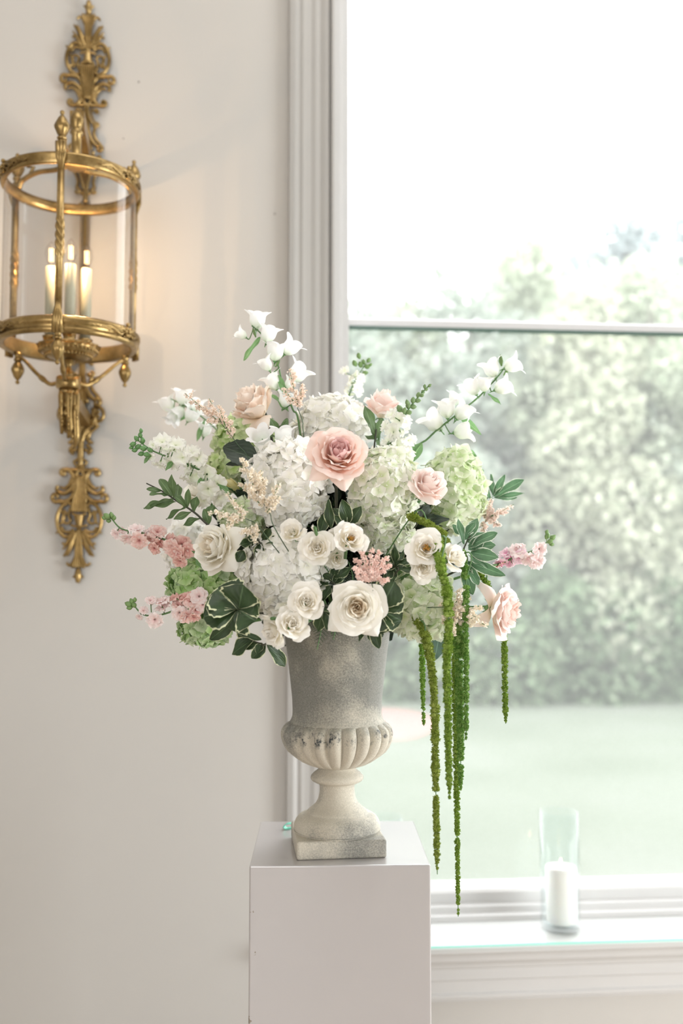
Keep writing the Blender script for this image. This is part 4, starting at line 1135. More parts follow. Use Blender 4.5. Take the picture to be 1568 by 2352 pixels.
def spike(name, label, cat, path, blooms, d, mats, kind, group, buds=(), r=.0022, lvs=(), budr=.0035, lm=None):
    """blooms: (x, y, size px, material index, outward x, outward y)"""
    P = [at(x, y, d + (dd[0] if dd else 0)) for x, y, *dd in path]; o = P[0]
    t = thing(name, label, cat, o, group)
    PP = route(o) + P
    link('stem', stem_mesh(PP, r * 1.2, r * .5, M_stem, o), t)
    lib = {}
    fine_ = smooth_path(P, 6)
    for i, b in enumerate(blooms):
        x, y, sz, mi = b[:4]
        key = (mi, i % 3)
        if key not in lib:
            if kind == 'stock': lib[key] = blossom_mesh(i * 3 + mi, mats[mi], .0155, 5, .20, .008, .55, 1)
            else: lib[key] = blossom_mesh(i * 3 + mi, mats[mi], .021, 5, .26, .016, .75, 0)
        c = at(x, y, d + (random.uniform(-.016, .006)))
        n_ = min(fine_, key=lambda q: (q - c).length)
        out_ = (c - n_); out_ = out_.normalized() if out_.length > .002 else Vector((0, 0, 1))
        dr = (out_ * .9 + VIEW * random.uniform(.2, .8) + Vector((random.gauss(0, .2), 0, random.gauss(0, .2)))).normalized()
        sc = sz / (44 if kind == 'stock' else 60)
        link('blossom', lib[key], t, c - dr * .004 - o, zframe(dr, random.uniform(0, 6)), sc)
        mb = MB(); mb.tube([n_ - o, n_.lerp(c, .5) - o - Vector((0, 0, .001)), c - dr * .008 - o], .0009, 5); link('pedicel', mb.mesh('pedicel', M_stem), t)
    if buds:
        for (x, y, sz) in buds:
            c = at(x, y, d + random.uniform(-.008, .004)); n_ = min(fine_, key=lambda q: (q - c).length)
            out_ = (c - n_); out_ = (out_.normalized() if out_.length > .001 else Vector((0, 0, 1))) + (fine_[-1] - fine_[-4]).normalized() * .8
            k = sz * d / FPX / 2
            mb = MB(); mb.lathe([(.0006, -k * 1.2), (k * .8, -k * .5), (k, k * .1), (k * .7, k * .9), (.0003, k * 1.5)], 8, axis=zframe(out_)); mb.tube([(0, 0, 0), n_ - c], .0007, 5)
            link('bud', mb.mesh('bud', lm or M_bud), t, c - o)
    for l in lvs:
        bx, by, tx, ty, w = l[:5]
        leaf(t, o, at(bx, by, d), at(tx, ty, d - .005), w, M_lightleaf, l[5] if len(l) > 5 else 0, int(bx), bend=.1)
    return t

# ---- astilbe
TRI_V = np.array([(0, 0, 0), (.5, .35, .5), (0, 0, 1.1), (-.5, .35, .5), (.1, -.6, .55)], dtype=float)
TRI_F = np.array([(0, 1, 2), (0, 2, 3), (0, 4, 2)])
def astilbe(label, path, plumes, d, mat, group='feathery astilbe plumes', stem_m=None, fl=.0026, toneck=True):
    """plumes: (x0, y0, x1, y1, spread px, number of florets)"""
    P = [at(x, y, d + (dd[0] if dd else 0)) for x, y, *dd in path]; o = P[0]
    t = thing('astilbe', label, 'astilbe', o, group)
    PP = (route(o) if toneck else []) + P
    link('stem', stem_mesh(PP, .0010, .0006, stem_m or M_darkgreen, o, 6), t)
    pos = []; mb = MB()
    for (x0, y0, x1, y1, spr, n) in plumes:
        dd = random.uniform(-.02, .01)
        a, b = at(x0, y0, d), at(x1, y1, d + dd); ax = b - a; L_ = ax.length; s = d / FPX
        mb.tube([a - o, b - o], [.0009, .0004], 5)
        nb = max(6, int(L_ / .0075))
        for k in range(nb):
            tt = (k + .3) / nb; c = a + ax * tt
            bl = spr * s * (1 - tt) ** .75 * random.uniform(.6, 1.05) + .002
            h = ax.normalized().cross(Vector((random.gauss(0, 1), random.gauss(0, 1), random.gauss(0, 1)))).normalized()
            e = c + h * bl * .85 + ax.normalized() * bl * .55
            mb.tube([c - o, e - o], [.0005, .0003], 4)
            m_ = max(3, int(1.5 * n / nb * (bl / (spr * s * .62))))
            for q in range(m_):
                f = (q + random.random()) / m_
                pos.append(c + (e - c) * f + Vector((random.gauss(0, .0013), random.gauss(0, .0013), random.gauss(0, .0013))))
    link('twigs', mb.mesh('twigs', stem_m or M_stem), t)
    pos = np.array([tuple(p - o) for p in pos]); n = len(pos)
    ob = link('florets', scatter('florets', TRI_V, TRI_F, pos, rand_rot(n), fl * (.7 + .7 * rng.random(n)), mat), t); ob['kind'] = 'stuff'
    return t

# ---- hanging amaranth
def ico():
    t = (1 + 5 ** .5) / 2
    V = np.array([(-1, t, 0), (1, t, 0), (-1, -t, 0), (1, -t, 0), (0, -1, t), (0, 1, t), (0, -1, -t), (0, 1, -t), (t, 0, -1), (t, 0, 1), (-t, 0, -1), (-t, 0, 1)], float)
    V /= np.linalg.norm(V[0])
    F = np.array([(0, 11, 5), (0, 5, 1), (0, 1, 7), (0, 7, 10), (0, 10, 11), (1, 5, 9), (5, 11, 4), (11, 10, 2), (10, 7, 6), (7, 1, 8), (3, 9, 4), (3, 4, 2), (3, 2, 6), (3, 6, 8), (3, 8, 9), (4, 9, 5), (2, 4, 11), (6, 2, 10), (8, 6, 7), (9, 8, 1)])
    return V, F
ICO_V, ICO_F = ico()
def amaranth(label, pts, w0, w1, mat, toneck=True, dens=1.0):
    """pts: (x, y, distance); a drooping string of small granular clusters"""
    P = [at(*p) for p in pts]; o = P[0]
    t = thing('amaranth_tassel', label, 'amaranth', o, 'hanging green amaranth tassels')
    PP = (route(o) if toneck else []) + P
    link('stem', stem_mesh(PP, .0014, .0007, M_stem, o, 6), t)
    fine_ = smooth_path(P, 10)
    seg = [0]
    for a, b in zip(fine_, fine_[1:]): seg.append(seg[-1] + (b - a).length)
    T = seg[-1]; pos = []; sc = []; nrm = []; step = .0062
    k = 0; s_ = 0
    def pt(s):
        for i in range(len(seg) - 1):
            if seg[i + 1] >= s: return fine_[i].lerp(fine_[i + 1], (s - seg[i]) / max(1e-9, seg[i + 1] - seg[i]))
        return fine_[-1].copy()
    while s_ < T:
        f = s_ / T
        W_ = (w0 + (w1 - w0) * f) * 1.6 / FPX / 2
        if f > .93: W_ *= max(.35, (1 - f) / .07)
        W_ *= random.uniform(.74, 1.18)
        c = pt(s_)
        nb = 4 if W_ > .0045 else 3
        a0 = random.uniform(0, 6)
        br = W_ * .62
        if random.random() < .05: s_ += step * .9; continue
        for j in range(nb):
            a = a0 + j * 2 * PI / nb
            cc = c + Vector((math.cos(a), math.sin(a), 0)) * (W_ - br) * 1.05 + Vector((0, 0, random.uniform(-.0018, .0018)))
            m_ = int(46 * dens)
            D = rng.normal(size=(m_, 3)); D /= np.linalg.norm(D, axis=1)[:, None]
            pos.append(np.array(cc - o) + D * br * (.86 + .2 * rng.random((m_, 1)))); nrm.append(D)
            sc.append(np.full(m_, .00105) * (.7 + .7 * rng.random(m_)))
            pos.append(np.array([cc - o])); nrm.append(np.array([(0, 0, 1.)])); sc.append(np.array([br * .92]))
        s_ += step * (.72 + .55 * random.random()) * (.75 + W_ / .009 * .35)
    pos = np.concatenate(pos); nrm = np.concatenate(nrm); sc = np.concatenate(sc)
    # grains are small pointed bracts, cores are little balls
    big = sc > .0018
    gm = scatter('blooms', np.array([(-.7, -.4, -.2), (.7, -.4, -.2), (0, .8, -.2), (0, 0, 1.5)], float), np.array([(0, 1, 3), (1, 2, 3), (2, 0, 3)]), pos[~big], frames(nrm[~big]), sc[~big], mat)
    ob = link('blooms', gm, t); ob['kind'] = 'stuff'
    cm = scatter('bloom_cores', ICO_V, ICO_F, pos[big], rand_rot(int(big.sum())), sc[big], mat)
    ob = link('bloom_cores', cm, t); ob['kind'] = 'stuff'
    return t

# ================================================================== FLOWERS: petals' colours
P_white = petal('white_petal', S(247, 247, 234), S(253, 252, 248), S(254, 254, 252), trans=0.22, objvar=.2)
P_whitegreen = petal('white_green_petal', S(226, 238, 200), S(248, 250, 238), S(252, 252, 246), trans=0.24, objvar=.3)
P_palegreen = petal('pale_green_petal', S(200, 222, 164), S(235, 243, 216), S(245, 249, 233), trans=0.26, objvar=.3)
P_green = petal('green_petal', S(160, 194, 128), S(192, 217, 166), S(212, 229, 190), trans=0.25, objvar=.3)
P_limegreen = petal('lime_green_petal', S(188, 212, 146), S(216, 231, 182), S(230, 238, 206), trans=0.26, objvar=.3)
P_cream = petal('cream_petal', S(246, 240, 220), S(252, 249, 240), S(253, 252, 247), trans=0.21)
P_creamin = petal('cream_inner_petal', S(247, 224, 190), S(250, 239, 220), S(252, 247, 236), trans=0.21)
P_peach = petal('peach_petal', S(249, 236, 214), S(252, 238, 226), S(253, 243, 234), trans=0.24)
P_pink = petal('pink_petal', S(250, 218, 190), S(250, 222, 208), S(251, 232, 225), trans=0.22)
P_pinkin = petal('deep_pink_petal', S(238, 192, 186), S(242, 204, 200), S(248, 220, 218), trans=0.20)
P_pale = petal('pale_pink_petal', S(250, 240, 220), S(251, 235, 229), S(253, 242, 238), trans=0.24)
P_spray = petal('spray_rose_petal', S(243, 234, 206), S(250, 246, 236), S(252, 250, 245), trans=0.21)
P_bell = petal('bellflower_petal', S(232, 242, 222), S(250, 251, 250), S(253, 253, 254), trans=0.26)
P_snap = petal('snapdragon_petal', S(243, 247, 228), S(251, 252, 246), S(252, 252, 247), trans=0.26)
P_st = [petal('stock_pale', S(244, 218, 218), S(248, 230, 228), S(251, 243, 243), trans=0.24),
        petal('stock_pink', S(232, 176, 172), S(243, 208, 202), S(250, 232, 227), trans=0.22),
        petal('stock_rose', S(212, 150, 146), S(233, 184, 176), S(246, 220, 212), trans=0.19),
        petal('stock_lilac', S(238, 176, 204), S(246, 214, 228), S(251, 240, 244), trans=0.25)]
M_as_cream = randleaf('astilbe_cream', [S(243, 230, 208), S(251, 244, 230), S(253, 250, 244)], .15)
M_as_peach = randleaf('astilbe_peach', [S(242, 222, 204), S(250, 236, 224), S(253, 247, 242)], .15)
M_as_pink = randleaf('astilbe_salmon', [S(249, 220, 210), S(252, 231, 223), S(253, 241, 235)], .12)
M_as_pale = randleaf('astilbe_pale_pink', [S(240, 220, 210), S(249, 236, 229), S(252, 246, 242)], .45)
M_am = randleaf('amaranth_green', [S(106, 140, 50), S(144, 174, 76), S(180, 204, 112)], .38)
M_am_dark = randleaf('amaranth_deep_green', [S(92, 140, 62), S(132, 174, 88), S(174, 206, 128)], .35)
M_am_olive = randleaf('amaranth_olive', [S(116, 136, 52), S(150, 168, 78), S(182, 196, 110)], .35)
M_am_lime = randleaf('amaranth_lime', [S(116, 162, 62), S(150, 190, 88), S(184, 214, 124)], .48)
M_var = leafmat('variegated_leaf', S(44, 62, 38), S(66, 90, 54), edge=S(218, 222, 184), ew=.86)
M_varlight = leafmat('silver_edged_leaf', S(78, 116, 84), S(112, 148, 112), edge=S(226, 232, 216), trans=.38, ew=.84)
M_lightleaf = leafmat('light_green_leaf', S(110, 154, 98), S(146, 182, 128), trans=.42)
M_midleaf = leafmat('mid_green_leaf', S(84, 110, 70), S(112, 138, 92), trans=.28)
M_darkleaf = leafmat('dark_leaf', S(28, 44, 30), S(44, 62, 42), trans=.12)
M_bluegreen = leafmat('blue_green_leaf', S(82, 108, 96), S(110, 136, 122), trans=.28)

# ================================================================== HYDRANGEAS
hydrangea('big white hydrangea head at upper centre, beside the deep pink rose', 664, 1112, 1.60, 90, 100, 85, P_white, 150, .0195)
hydrangea('white hydrangea head at the top of the bouquet behind the deep pink rose', 765, 985, 1.76, 88, 76, 80, P_white, 130, .0175)
hydrangea('white hydrangea head tinged green below the deep pink rose', 880, 1128, 1.60, 80, 98, 80, P_whitegreen, 145, .0165)
hydrangea('lower small-petalled lobe of white green hydrangea above the salmon astilbe', 888, 1222, 1.63, 62, 46, 60, P_whitegreen, 80, .0150)
hydrangea('large white hydrangea head low in the bouquet above the spray roses', 650, 1318, 1.56, 98, 96, 85, P_white, 155, .0200)
hydrangea('pale green hydrangea head behind the pale pink rose', 1042, 1128, 1.75, 74, 100, 78, P_palegreen, 135, .0165)
hydrangea('soft green hydrangea head low beside the hanging tassels', 968, 1388, 1.60, 74, 82, 70, P_palegreen, 125, .0175)
hydrangea('bright green hydrangea head between the two pink stock stems', 470, 1342, 1.66, 80, 58, 65, P_green, 120, .0160)
hydrangea('small bright green hydrangea head drooping below the lobed leaves', 472, 1445, 1.68, 58, 38, 50, P_green, 70, .0140)
hydrangea('lime green hydrangea head under the peach rose at the top', 566, 1008, 1.82, 78, 56, 70, P_limegreen, 100, .0150)
hydrangea('lime green hydrangea head behind the white snapdragon and dark leaf', 525, 1082, 1.80, 52, 50, 55, P_limegreen, 70, .0150)
hydrangea('green hydrangea peeking through the creamy astilbe plume', 560, 1190, 1.70, 54, 42, 50, P_palegreen, 70, .0160)
hydrangea('shaded white hydrangea head behind the cream rose', 430, 1258, 1.90, 46, 62, 50, P_white, 75, .0190)

# ================================================================== ROSES
rose('peach garden rose turned up and away at the top of the bouquet', 580, 925, 1.72, 52, (-.50, .72, .42), P_peach, 34, spread=.80, open_=.35, Hm=1.35, guards=((4.4, 1.9, 1.1, .55), (5.3, 1.6, 1.0, .5), (3.2, 1.2, 1.1, .5)), ruf=.05, stem_m=M_darkstem)
rose('deep pink garden rose with swirled centre at the heart of the bouquet', 778, 1040, 1.50, 60, (.10, .42, .9), P_pink, 32, spread=.92, open_=.5, Hm=1.0, mi=P_pinkin, guards=((3.9, 1.5, 1.25, .5, .3), (5.0, 1.35, 1.3, .55, .3), (2.6, 1.3, 1.1, .5)), ruf=.055, stem_m=M_darkstem)
rose('pale pink rose with cream outer petals beside the green hydrangea', 986, 1112, 1.56, 42, (.35, .60, .72), P_pale, 28, spread=.86, open_=.35, Hm=1.45, guards=((3.5, .75, 1.5, .75), (4.8, .8, 1.5, .8), (2.3, .8, 1.4, .7)))
rose('pink rose seen from the side behind the snapdragon spike', 880, 925, 1.76, 38, (.12, .9, .25), P_pale, 24, spread=.86, open_=.5, Hm=1.5, mi=P_pink, guards=((3.3, 1.0, 1.5, .6), (5.0, 1.0, 1.4, .6)))
rose('large cream rose facing the wall beside the rosy stock', 488, 1256, 1.54, 54, (-.60, .12, .80), P_cream, 30, spread=.82, open_=.28, Hm=1.15, mi=P_creamin, guards=((.5, 1.45, 1.35, .6, .2), (5.4, 1.3, 1.25, .62, .3), (4.2, 1.25, 1.2, .6, .2)))
rose('cream rose with peach heart hanging over the urn rim', 820, 1395, 1.45, 60, (-.05, -.05, 1.0), P_cream, 30, spread=.84, open_=.42, Hm=.80, mi=P_creamin, guards=((3.9, 1.35, 1.32, .62, .15), (5.4, 1.3, 1.25, .62, .15), (2.5, 1.3, 1.1, .6, .2), (1.0, 1.2, 1.0, .55, .2), (3.3, 1.25, 1.05, .6, .2)))
rose('peach pink rose facing outward at the far lower side, petals folded back', 1160, 1402, 1.58, 54, (.86, -.10, .42), P_pale, 32, spread=.92, open_=.55, Hm=1.05, mi=P_pink, ruf=.06, guards=((1.2, 2.1, 1.35, .48, .2), (2.3, 1.9, 1.2, .5, .2), (4.4, 2.3, 1.2, .5, .2)))
rose('cream rose half hidden below the white snapdragon', 458, 1128, 1.72, 44, (-.45, .55, .6), P_cream, 24, spread=.85, open_=.4, Hm=1.1)
rose('pale yellow rosebud behind the creamy astilbe', 528, 1114, 1.72, 24, (-.8, .3, .4), petal('yellow_petal', S(226, 220, 150), S(238, 230, 176), S(242, 236, 196), trans=.3), 12, spread=.6, open_=.1, Hm=1.7)

SPR = 'white spray roses low in the bouquet'
def sprayrose(label, px, py, d, R, ax, n=18, **kw):
    kw.setdefault('open_', .5); kw.setdefault('Hm', .78)
    return rose(label, px, py, d, R, ax, P_spray, n, group=SPR, spread=.88, name='spray_rose', cat='rose', ruf=.06, **kw)
sprayrose('round white spray rose above the large low hydrangea, open to the room', 728, 1258, 1.47, 37, (-.05, .1, 1))
sprayrose('white spray rose with golden stamens right of the rounder spray rose', 806, 1238, 1.47, 37, (.25, .35, .9), stamens=True, inner=.28, n=15)
sprayrose('small cream spray rose tucked between the two upper spray roses', 765, 1236, 1.52, 26, (-.2, .4, .8), 14)
sprayrose('white spray rose under the big upper hydrangea head', 672, 1222, 1.50, 30, (-.2, .45, .9), 15)
sprayrose('shaded greyish spray rose above the salmon astilbe', 775, 1284, 1.53, 24, (.1, -.1, 1), 13)
sprayrose('white spray rose at the lower edge of the large hydrangea', 704, 1382, 1.45, 38, (.05, .2, 1), 20)
sprayrose('ruffled white spray rose hanging just above the urn rim', 672, 1433, 1.45, 37, (.20, .35, .9), 20)
sprayrose('lowest spray rose facing the wall over the urn rim', 626, 1452, 1.47, 33, (-.75, -.25, .6), 16, Hm=1.1)
sprayrose('open white spray rose with golden stamens by the thick tassel', 980, 1258, 1.48, 38, (.05, .25, 1), stamens=True, inner=.30, n=13, open_=.7)
sprayrose('ruffled white spray rose under the open one with stamens', 972, 1304, 1.50, 34, (-.1, -.25, 1), 17)
sprayrose('tall narrow spray rose right of the thick green tassel', 1043, 1278, 1.50, 30, (.55, .35, .75), 16, Hm=1.2)
for k, (px, py, R_, ax, lb) in enumerate(((720, 1214, 10, (-.3, .6, .6), 'tiny closed rosebud under the big upper hydrangea'), (612, 1418, 13, (-.8, .1, .4), 'green tipped closed rosebud by the lowest spray roses'), (662, 1396, 12, (-.7, .3, .5), 'small closed bud above the ruffled spray rose'))):
    rose(lb, px, py, 1.46, R_, ax, P_spray, 6, group=SPR, spread=.5, open_=.0, Hm=2.2, name='rosebud', cat='rosebud')

# ================================================================== BELLFLOWERS
bellstem('tall bellflower stem rising highest at the top of the bouquet', ((690, 1000), (672, 940), (650, 890), (640, 845), (625, 800), (598, 765), (578, 748)),
         ((591, 734, .1, -1, 44), (553, 768, -.9, -.5, 28), (617, 766, .3, -.9, 42), (632, 806, .1, -1, 46), (668, 797, .75, -.8, 44), (685, 856, .7, -.8, 48), (610, 836, -.5, -.8, 34), (626, 876, -.5, -.9, 42), (655, 918, .3, -.9, 36), (665, 880, .6, -.9, 26)),
         ((598, 775, 558, 822, 14), (662, 945, 628, 905, 20, .5), (655, 905, 640, 862, 16)), 1.72, P_bell, tipbuds=((583, 760, -.3, -1, 22), (640, 830, .5, -.8, 20)))
bellstem('long bellflower stem leaning out over the lawn', ((938, 1070), (985, 1005), (1045, 955), (1095, 915), (1140, 868), (1160, 842)),
         ((1128, 846, -.4, -.9, 44), (1178, 838, .9, -.35, 42), (1085, 888, -.5, -.9, 42), (1112, 882, .0, -1, 36), (1156, 888, .9, -.35, 44), (1026, 938, -.1, -1, 46), (996, 968, -.6, -.7, 52), (1064, 945, .6, -.7, 46), (1064, 990, .9, -.15, 46), (1045, 915, .2, -1, 34)),
         ((940, 1062, 966, 1018, 30), (1052, 955, 1104, 992, 17, .3), (1120, 905, 1150, 925, 10)), 1.74, P_bell, tipbuds=((1150, 826, -.1, -1, 30), (1165, 850, .6, -.8, 22)))
bellstem('soft bellflower stem reaching back toward the lantern', ((540, 1040), (500, 990), (460, 955), (420, 930), (390, 915)),
         ((384, 928, -.4, -.9, 44), (420, 912, .1, -1, 46), (408, 948, -.5, .5, 40), (440, 952, .4, -.6, 44), (470, 986, .2, -.9, 40), (452, 930, .2, -1, 38), (395, 960, -.5, .8, 32)),
         ((470, 965, 450, 1010, 14), (440, 940, 412, 965, 12)), 1.95, P_bell)
bellstem('short bellflower with two open bells nestled by the dark leaf', ((660, 1045), (630, 1030), (610, 1025)), ((600, 1010, -.2, -.7, 46, .8), (650, 1000, .0, -1, 44), (582, 1040, -.8, .2, 34)), (), 1.64, P_bell)

# ================================================================== SNAPDRAGONS
sn = []
for (x, y, s) in ((372, 1012, 44), (388, 1030, 40), (404, 1018, 48), (418, 1048, 50), (392, 1066, 44), (364, 1070, 34), (432, 1070, 46), (440, 1036, 40), (455, 1052, 44), (452, 1095, 52), (475, 1090, 46), (430, 1105, 40), (478, 1125, 54), (500, 1112, 44), (505, 1145, 44), (345, 1050, 24), (352, 1020, 26), (465, 1150, 40)): sn.append((x, y, s, 0))
spike('snapdragon', 'white snapdragon spike with green tip pointing at the lantern', 'snapdragon', ((560, 1160, .14), (515, 1116, .05), (455, 1078), (400, 1055), (350, 1035), (315, 1010)), sn, 1.62, [P_snap], 'snap', 'white snapdragons',
      buds=((306, 1020, 12), (314, 1008, 12), (322, 1000, 11), (328, 1012, 12), (318, 1026, 13), (330, 1030, 14), (338, 1044, 13), (310, 1034, 11), (325, 1042, 12), (345, 1034, 12), (302, 1028, 9), (324, 990, 9)),
      lvs=((400, 1056, 380, 1080, 12), (430, 1072, 455, 1050, 12), (470, 1090, 455, 1120, 14), (500, 1112, 530, 1135, 14), (350, 1040, 330, 1062, 10)), lm=M_sepal)
spike('snapdragon', 'blurred snapdragon stem in front of the window frame', 'snapdragon', ((800, 960), (800, 915), (815, 875), (838, 838)), [(790, 850, 34, 0), (802, 878, 44, 0), (822, 895, 44, 0), (795, 905, 46, 0), (812, 862, 36, 0), (828, 872, 36, 0), (800, 930, 44, 0)], 1.92, [P_snap], 'snap', 'white snapdragons',
      buds=((824, 818, 12), (835, 832, 11), (846, 828, 11), (842, 842, 12), (828, 838, 13), (815, 835, 13), (850, 838, 8), (838, 856, 11)))
spike('snapdragon', 'snapdragon spike with a bare dark green tip right of the pink rose', 'snapdragon', ((880, 1060), (900, 1010), (925, 960), (955, 918), (988, 882)), [(897, 950, 34, 0), (915, 965, 40, 0), (900, 992, 44, 0), (925, 995, 44, 0), (888, 1010, 40, 0), (935, 970, 36, 0), (915, 1025, 46, 0), (940, 1015, 40, 0), (935, 1045, 44, 0), (905, 1050, 44, 0), (882, 975, 34, 0)], 1.66, [P_snap], 'snap', 'white snapdragons',
      buds=((986, 886, 8), (978, 894, 9), (971, 900, 10), (968, 908, 10), (960, 908, 11), (958, 920, 12), (948, 920, 12), (948, 934, 13), (937, 932, 13), (938, 948, 13), (928, 945, 14), (925, 960, 15), (975, 888, 8), (918, 940, 16), (935, 925, 11)), lm=M_midleaf)

# ================================================================== STOCK
spike('stock_flower', 'dusty rose stock stem beside the large cream rose, green tip by the lantern', 'stock', ((480, 1285), (430, 1262), (380, 1240), (330, 1225), (280, 1215), (255, 1190)),
      [(262, 1228, 26, 0), (278, 1222, 30, 0), (292, 1240, 36, 0), (312, 1212, 38, 0), (318, 1244, 40, 1), (345, 1240, 44, 1), (338, 1218, 34, 0), (362, 1218, 40, 1), (366, 1250, 38, 2), (352, 1262, 30, 2), (386, 1240, 38, 2), (392, 1258, 40, 1), (404, 1270, 42, 2), (418, 1250, 42, 2), (412, 1292, 34, 2), (430, 1266, 36, 2)], 1.60, P_st, 'stock', 'pink stock stems',
      buds=((246, 1186, 14), (256, 1184, 12), (240, 1190, 10), (262, 1190, 10), (250, 1196, 11)), lvs=((455, 1275, 470, 1305, 26),))
spike('stock_flower', 'pale pink stock stem low by the lobed leaves, green tip curling up', 'stock', ((520, 1380), (470, 1380), (420, 1395), (370, 1412), (330, 1412), (305, 1388)),
      [(330, 1400, 22, 0), (345, 1376, 26, 0), (368, 1378, 42, 0), (355, 1426, 38, 0), (372, 1392, 36, 0), (398, 1370, 34, 2), (410, 1386, 30, 1), (424, 1368, 36, 2), (436, 1378, 34, 1), (456, 1368, 40, 0), (412, 1410, 36, 0), (428, 1420, 34, 1), (452, 1404, 38, 1), (445, 1422, 30, 2), (465, 1392, 34, 0), (318, 1420, 18, 0)], 1.60, P_st, 'stock', 'pink stock stems',
      buds=((296, 1388, 14), (303, 1382, 12), (308, 1390, 12), (298, 1396, 11), (310, 1378, 9)))
spike('stock_flower', 'lilac pink stock stem standing out against the garden', 'stock', ((1100, 1310), (1145, 1296), (1185, 1278), (1225, 1264), (1255, 1246)),
      [(1150, 1290, 34, 3), (1160, 1268, 36, 3), (1172, 1284, 38, 3), (1188, 1262, 40, 0), (1196, 1280, 38, 3), (1190, 1250, 30, 0), (1214, 1286, 34, 0), (1240, 1262, 34, 0), (1236, 1290, 38, 0), (1148, 1302, 26, 2), (1178, 1300, 28, 3), (1228, 1300, 26, 0)], 1.62, P_st, 'stock', 'pink stock stems',
      buds=((1256, 1232, 13), (1268, 1235, 13), (1262, 1244, 12), (1255, 1222, 9), (1266, 1250, 10)))

# ================================================================== ASTILBE
astilbe('peach white astilbe plume leaning toward the wall at upper side', ((590, 1090), (545, 1020), (510, 975)), ((505, 970, 424, 903, 30, 420), (510, 975, 480, 915, 26, 240), (520, 985, 500, 930, 18, 160), (530, 1005, 530, 965, 14, 120)), 1.60, M_as_peach)
astilbe('slim peach astilbe plume upright by the tall bellflower', ((700, 1025), (695, 970), (680, 930)), ((684, 935, 664, 845, 26, 420), (690, 935, 692, 880, 16, 170), (680, 930, 650, 890, 14, 110)), 1.62, M_as_peach)
astilbe('creamy white astilbe plume spreading before the big upper hydrangea', ((640, 1230), (620, 1180), (600, 1150)), ((603, 1160, 553, 1052, 34, 950), (610, 1165, 600, 1080, 24, 420), (618, 1170, 640, 1110, 20, 320), (600, 1160, 548, 1110, 20, 320), (612, 1178, 640, 1140, 14, 150), (598, 1150, 570, 1090, 26, 420)), 1.47, M_as_cream)
astilbe('small cream astilbe spray above the large cream rose', ((625, 1250), (590, 1205), (560, 1190)), ((560, 1190, 478, 1176, 16, 330), (540, 1180, 520, 1215, 10, 120), (590, 1205, 555, 1225, 16, 240), (590, 1215, 582, 1245, 12, 120), (560, 1190, 520, 1130, 12, 150)), 1.48, M_as_cream)
astilbe('salmon pink astilbe tuft above the cream rose with peach heart', ((850, 1370), (852, 1330)), tuple((852, 1330, 854 + 44 * math.cos(a), 1300 - 42 * math.sin(a) + (12 if a < 0 else 0), 9, 620) for a in (.1, .6, 1.1, 1.6, 2.1, 2.7, 3.2, -.5, 3.8)), 1.46, M_as_pink, fl=.0019)
astilbe('cream astilbe spray behind the thick hanging tassel', ((1000, 1395), (1040, 1400)), tuple((1042, 1398, x, y, 14, 260) for x, y in ((1060, 1350), (1082, 1372), (1110, 1398), (1122, 1440), (1086, 1440), (1062, 1440), (1040, 1460), (1015, 1430), (1012, 1385), (1100, 1420))), 1.54, M_as_cream)
astilbe('blush astilbe plume fading into the garden light', ((1090, 1220), (1120, 1185)), ((1115, 1195, 1180, 1158, 18, 260), (1112, 1190, 1130, 1145, 16, 200), (1115, 1195, 1150, 1205, 14, 160), (1105, 1200, 1115, 1225, 12, 120), (1118, 1190, 1160, 1170, 18, 220)), 1.74, M_as_pale)

# ================================================================== AMARANTH
amaranth('thickest green amaranth tassel, ending halfway down the pedestal gap', ((1005, 1235, 1.50), (1012, 1300, 1.47), (1026, 1360, 1.46), (1030, 1440, 1.46), (1026, 1520, 1.465), (1028, 1600, 1.47), (1029, 1700, 1.47), (1032, 1835, 1.47)), 27, 12, M_am)
amaranth('second longest olive tassel hanging nearest the pedestal', ((955, 1420, 1.56), (978, 1465, 1.54), (990, 1530, 1.53), (998, 1610, 1.53), (999, 1700, 1.53), (1001, 1840, 1.53), (1004, 2008, 1.53)), 24, 13, M_am_olive)
amaranth('short light green tassel hanging behind the soft green hydrangea', ((960, 1420, 1.66), (968, 1470, 1.66), (970, 1560, 1.66), (973, 1667, 1.66)), 16, 9, M_am_lime)
amaranth('deep green tassel in the middle of the tassel cluster', ((1040, 1400, 1.56), (1052, 1450, 1.55), (1054, 1550, 1.55), (1057, 1680, 1.55), (1058, 1815, 1.55)), 26, 13, M_am_dark)
amaranth('deep green tassel at the garden side of the tassel cluster', ((1060, 1270, 1.55), (1070, 1340, 1.54), (1068, 1430, 1.54), (1070, 1550, 1.54), (1070, 1700, 1.54)), 20, 10, M_am_dark)
amaranth('longest green tassel reaching below the pedestal top to the sill', ((1030, 1430, 1.60), (1044, 1480, 1.59), (1046, 1640, 1.59), (1048, 1780, 1.59), (1050, 1940, 1.59), (1052, 2105, 1.59)), 18, 9, M_am)
amaranth('separate tassel hanging under the folded back peach rose', ((1085, 1300, 1.60), (1120, 1345, 1.62), (1148, 1400, 1.63), (1157, 1470, 1.63), (1159, 1560, 1.63), (1161, 1662, 1.63)), 17, 12, M_am)
amaranth('short olive tassel arching under the pale pink rose', ((945, 1185, 1.53), (985, 1205, 1.51), (1015, 1225, 1.50), (1030, 1245, 1.50)), 24, 20, M_am_olive)

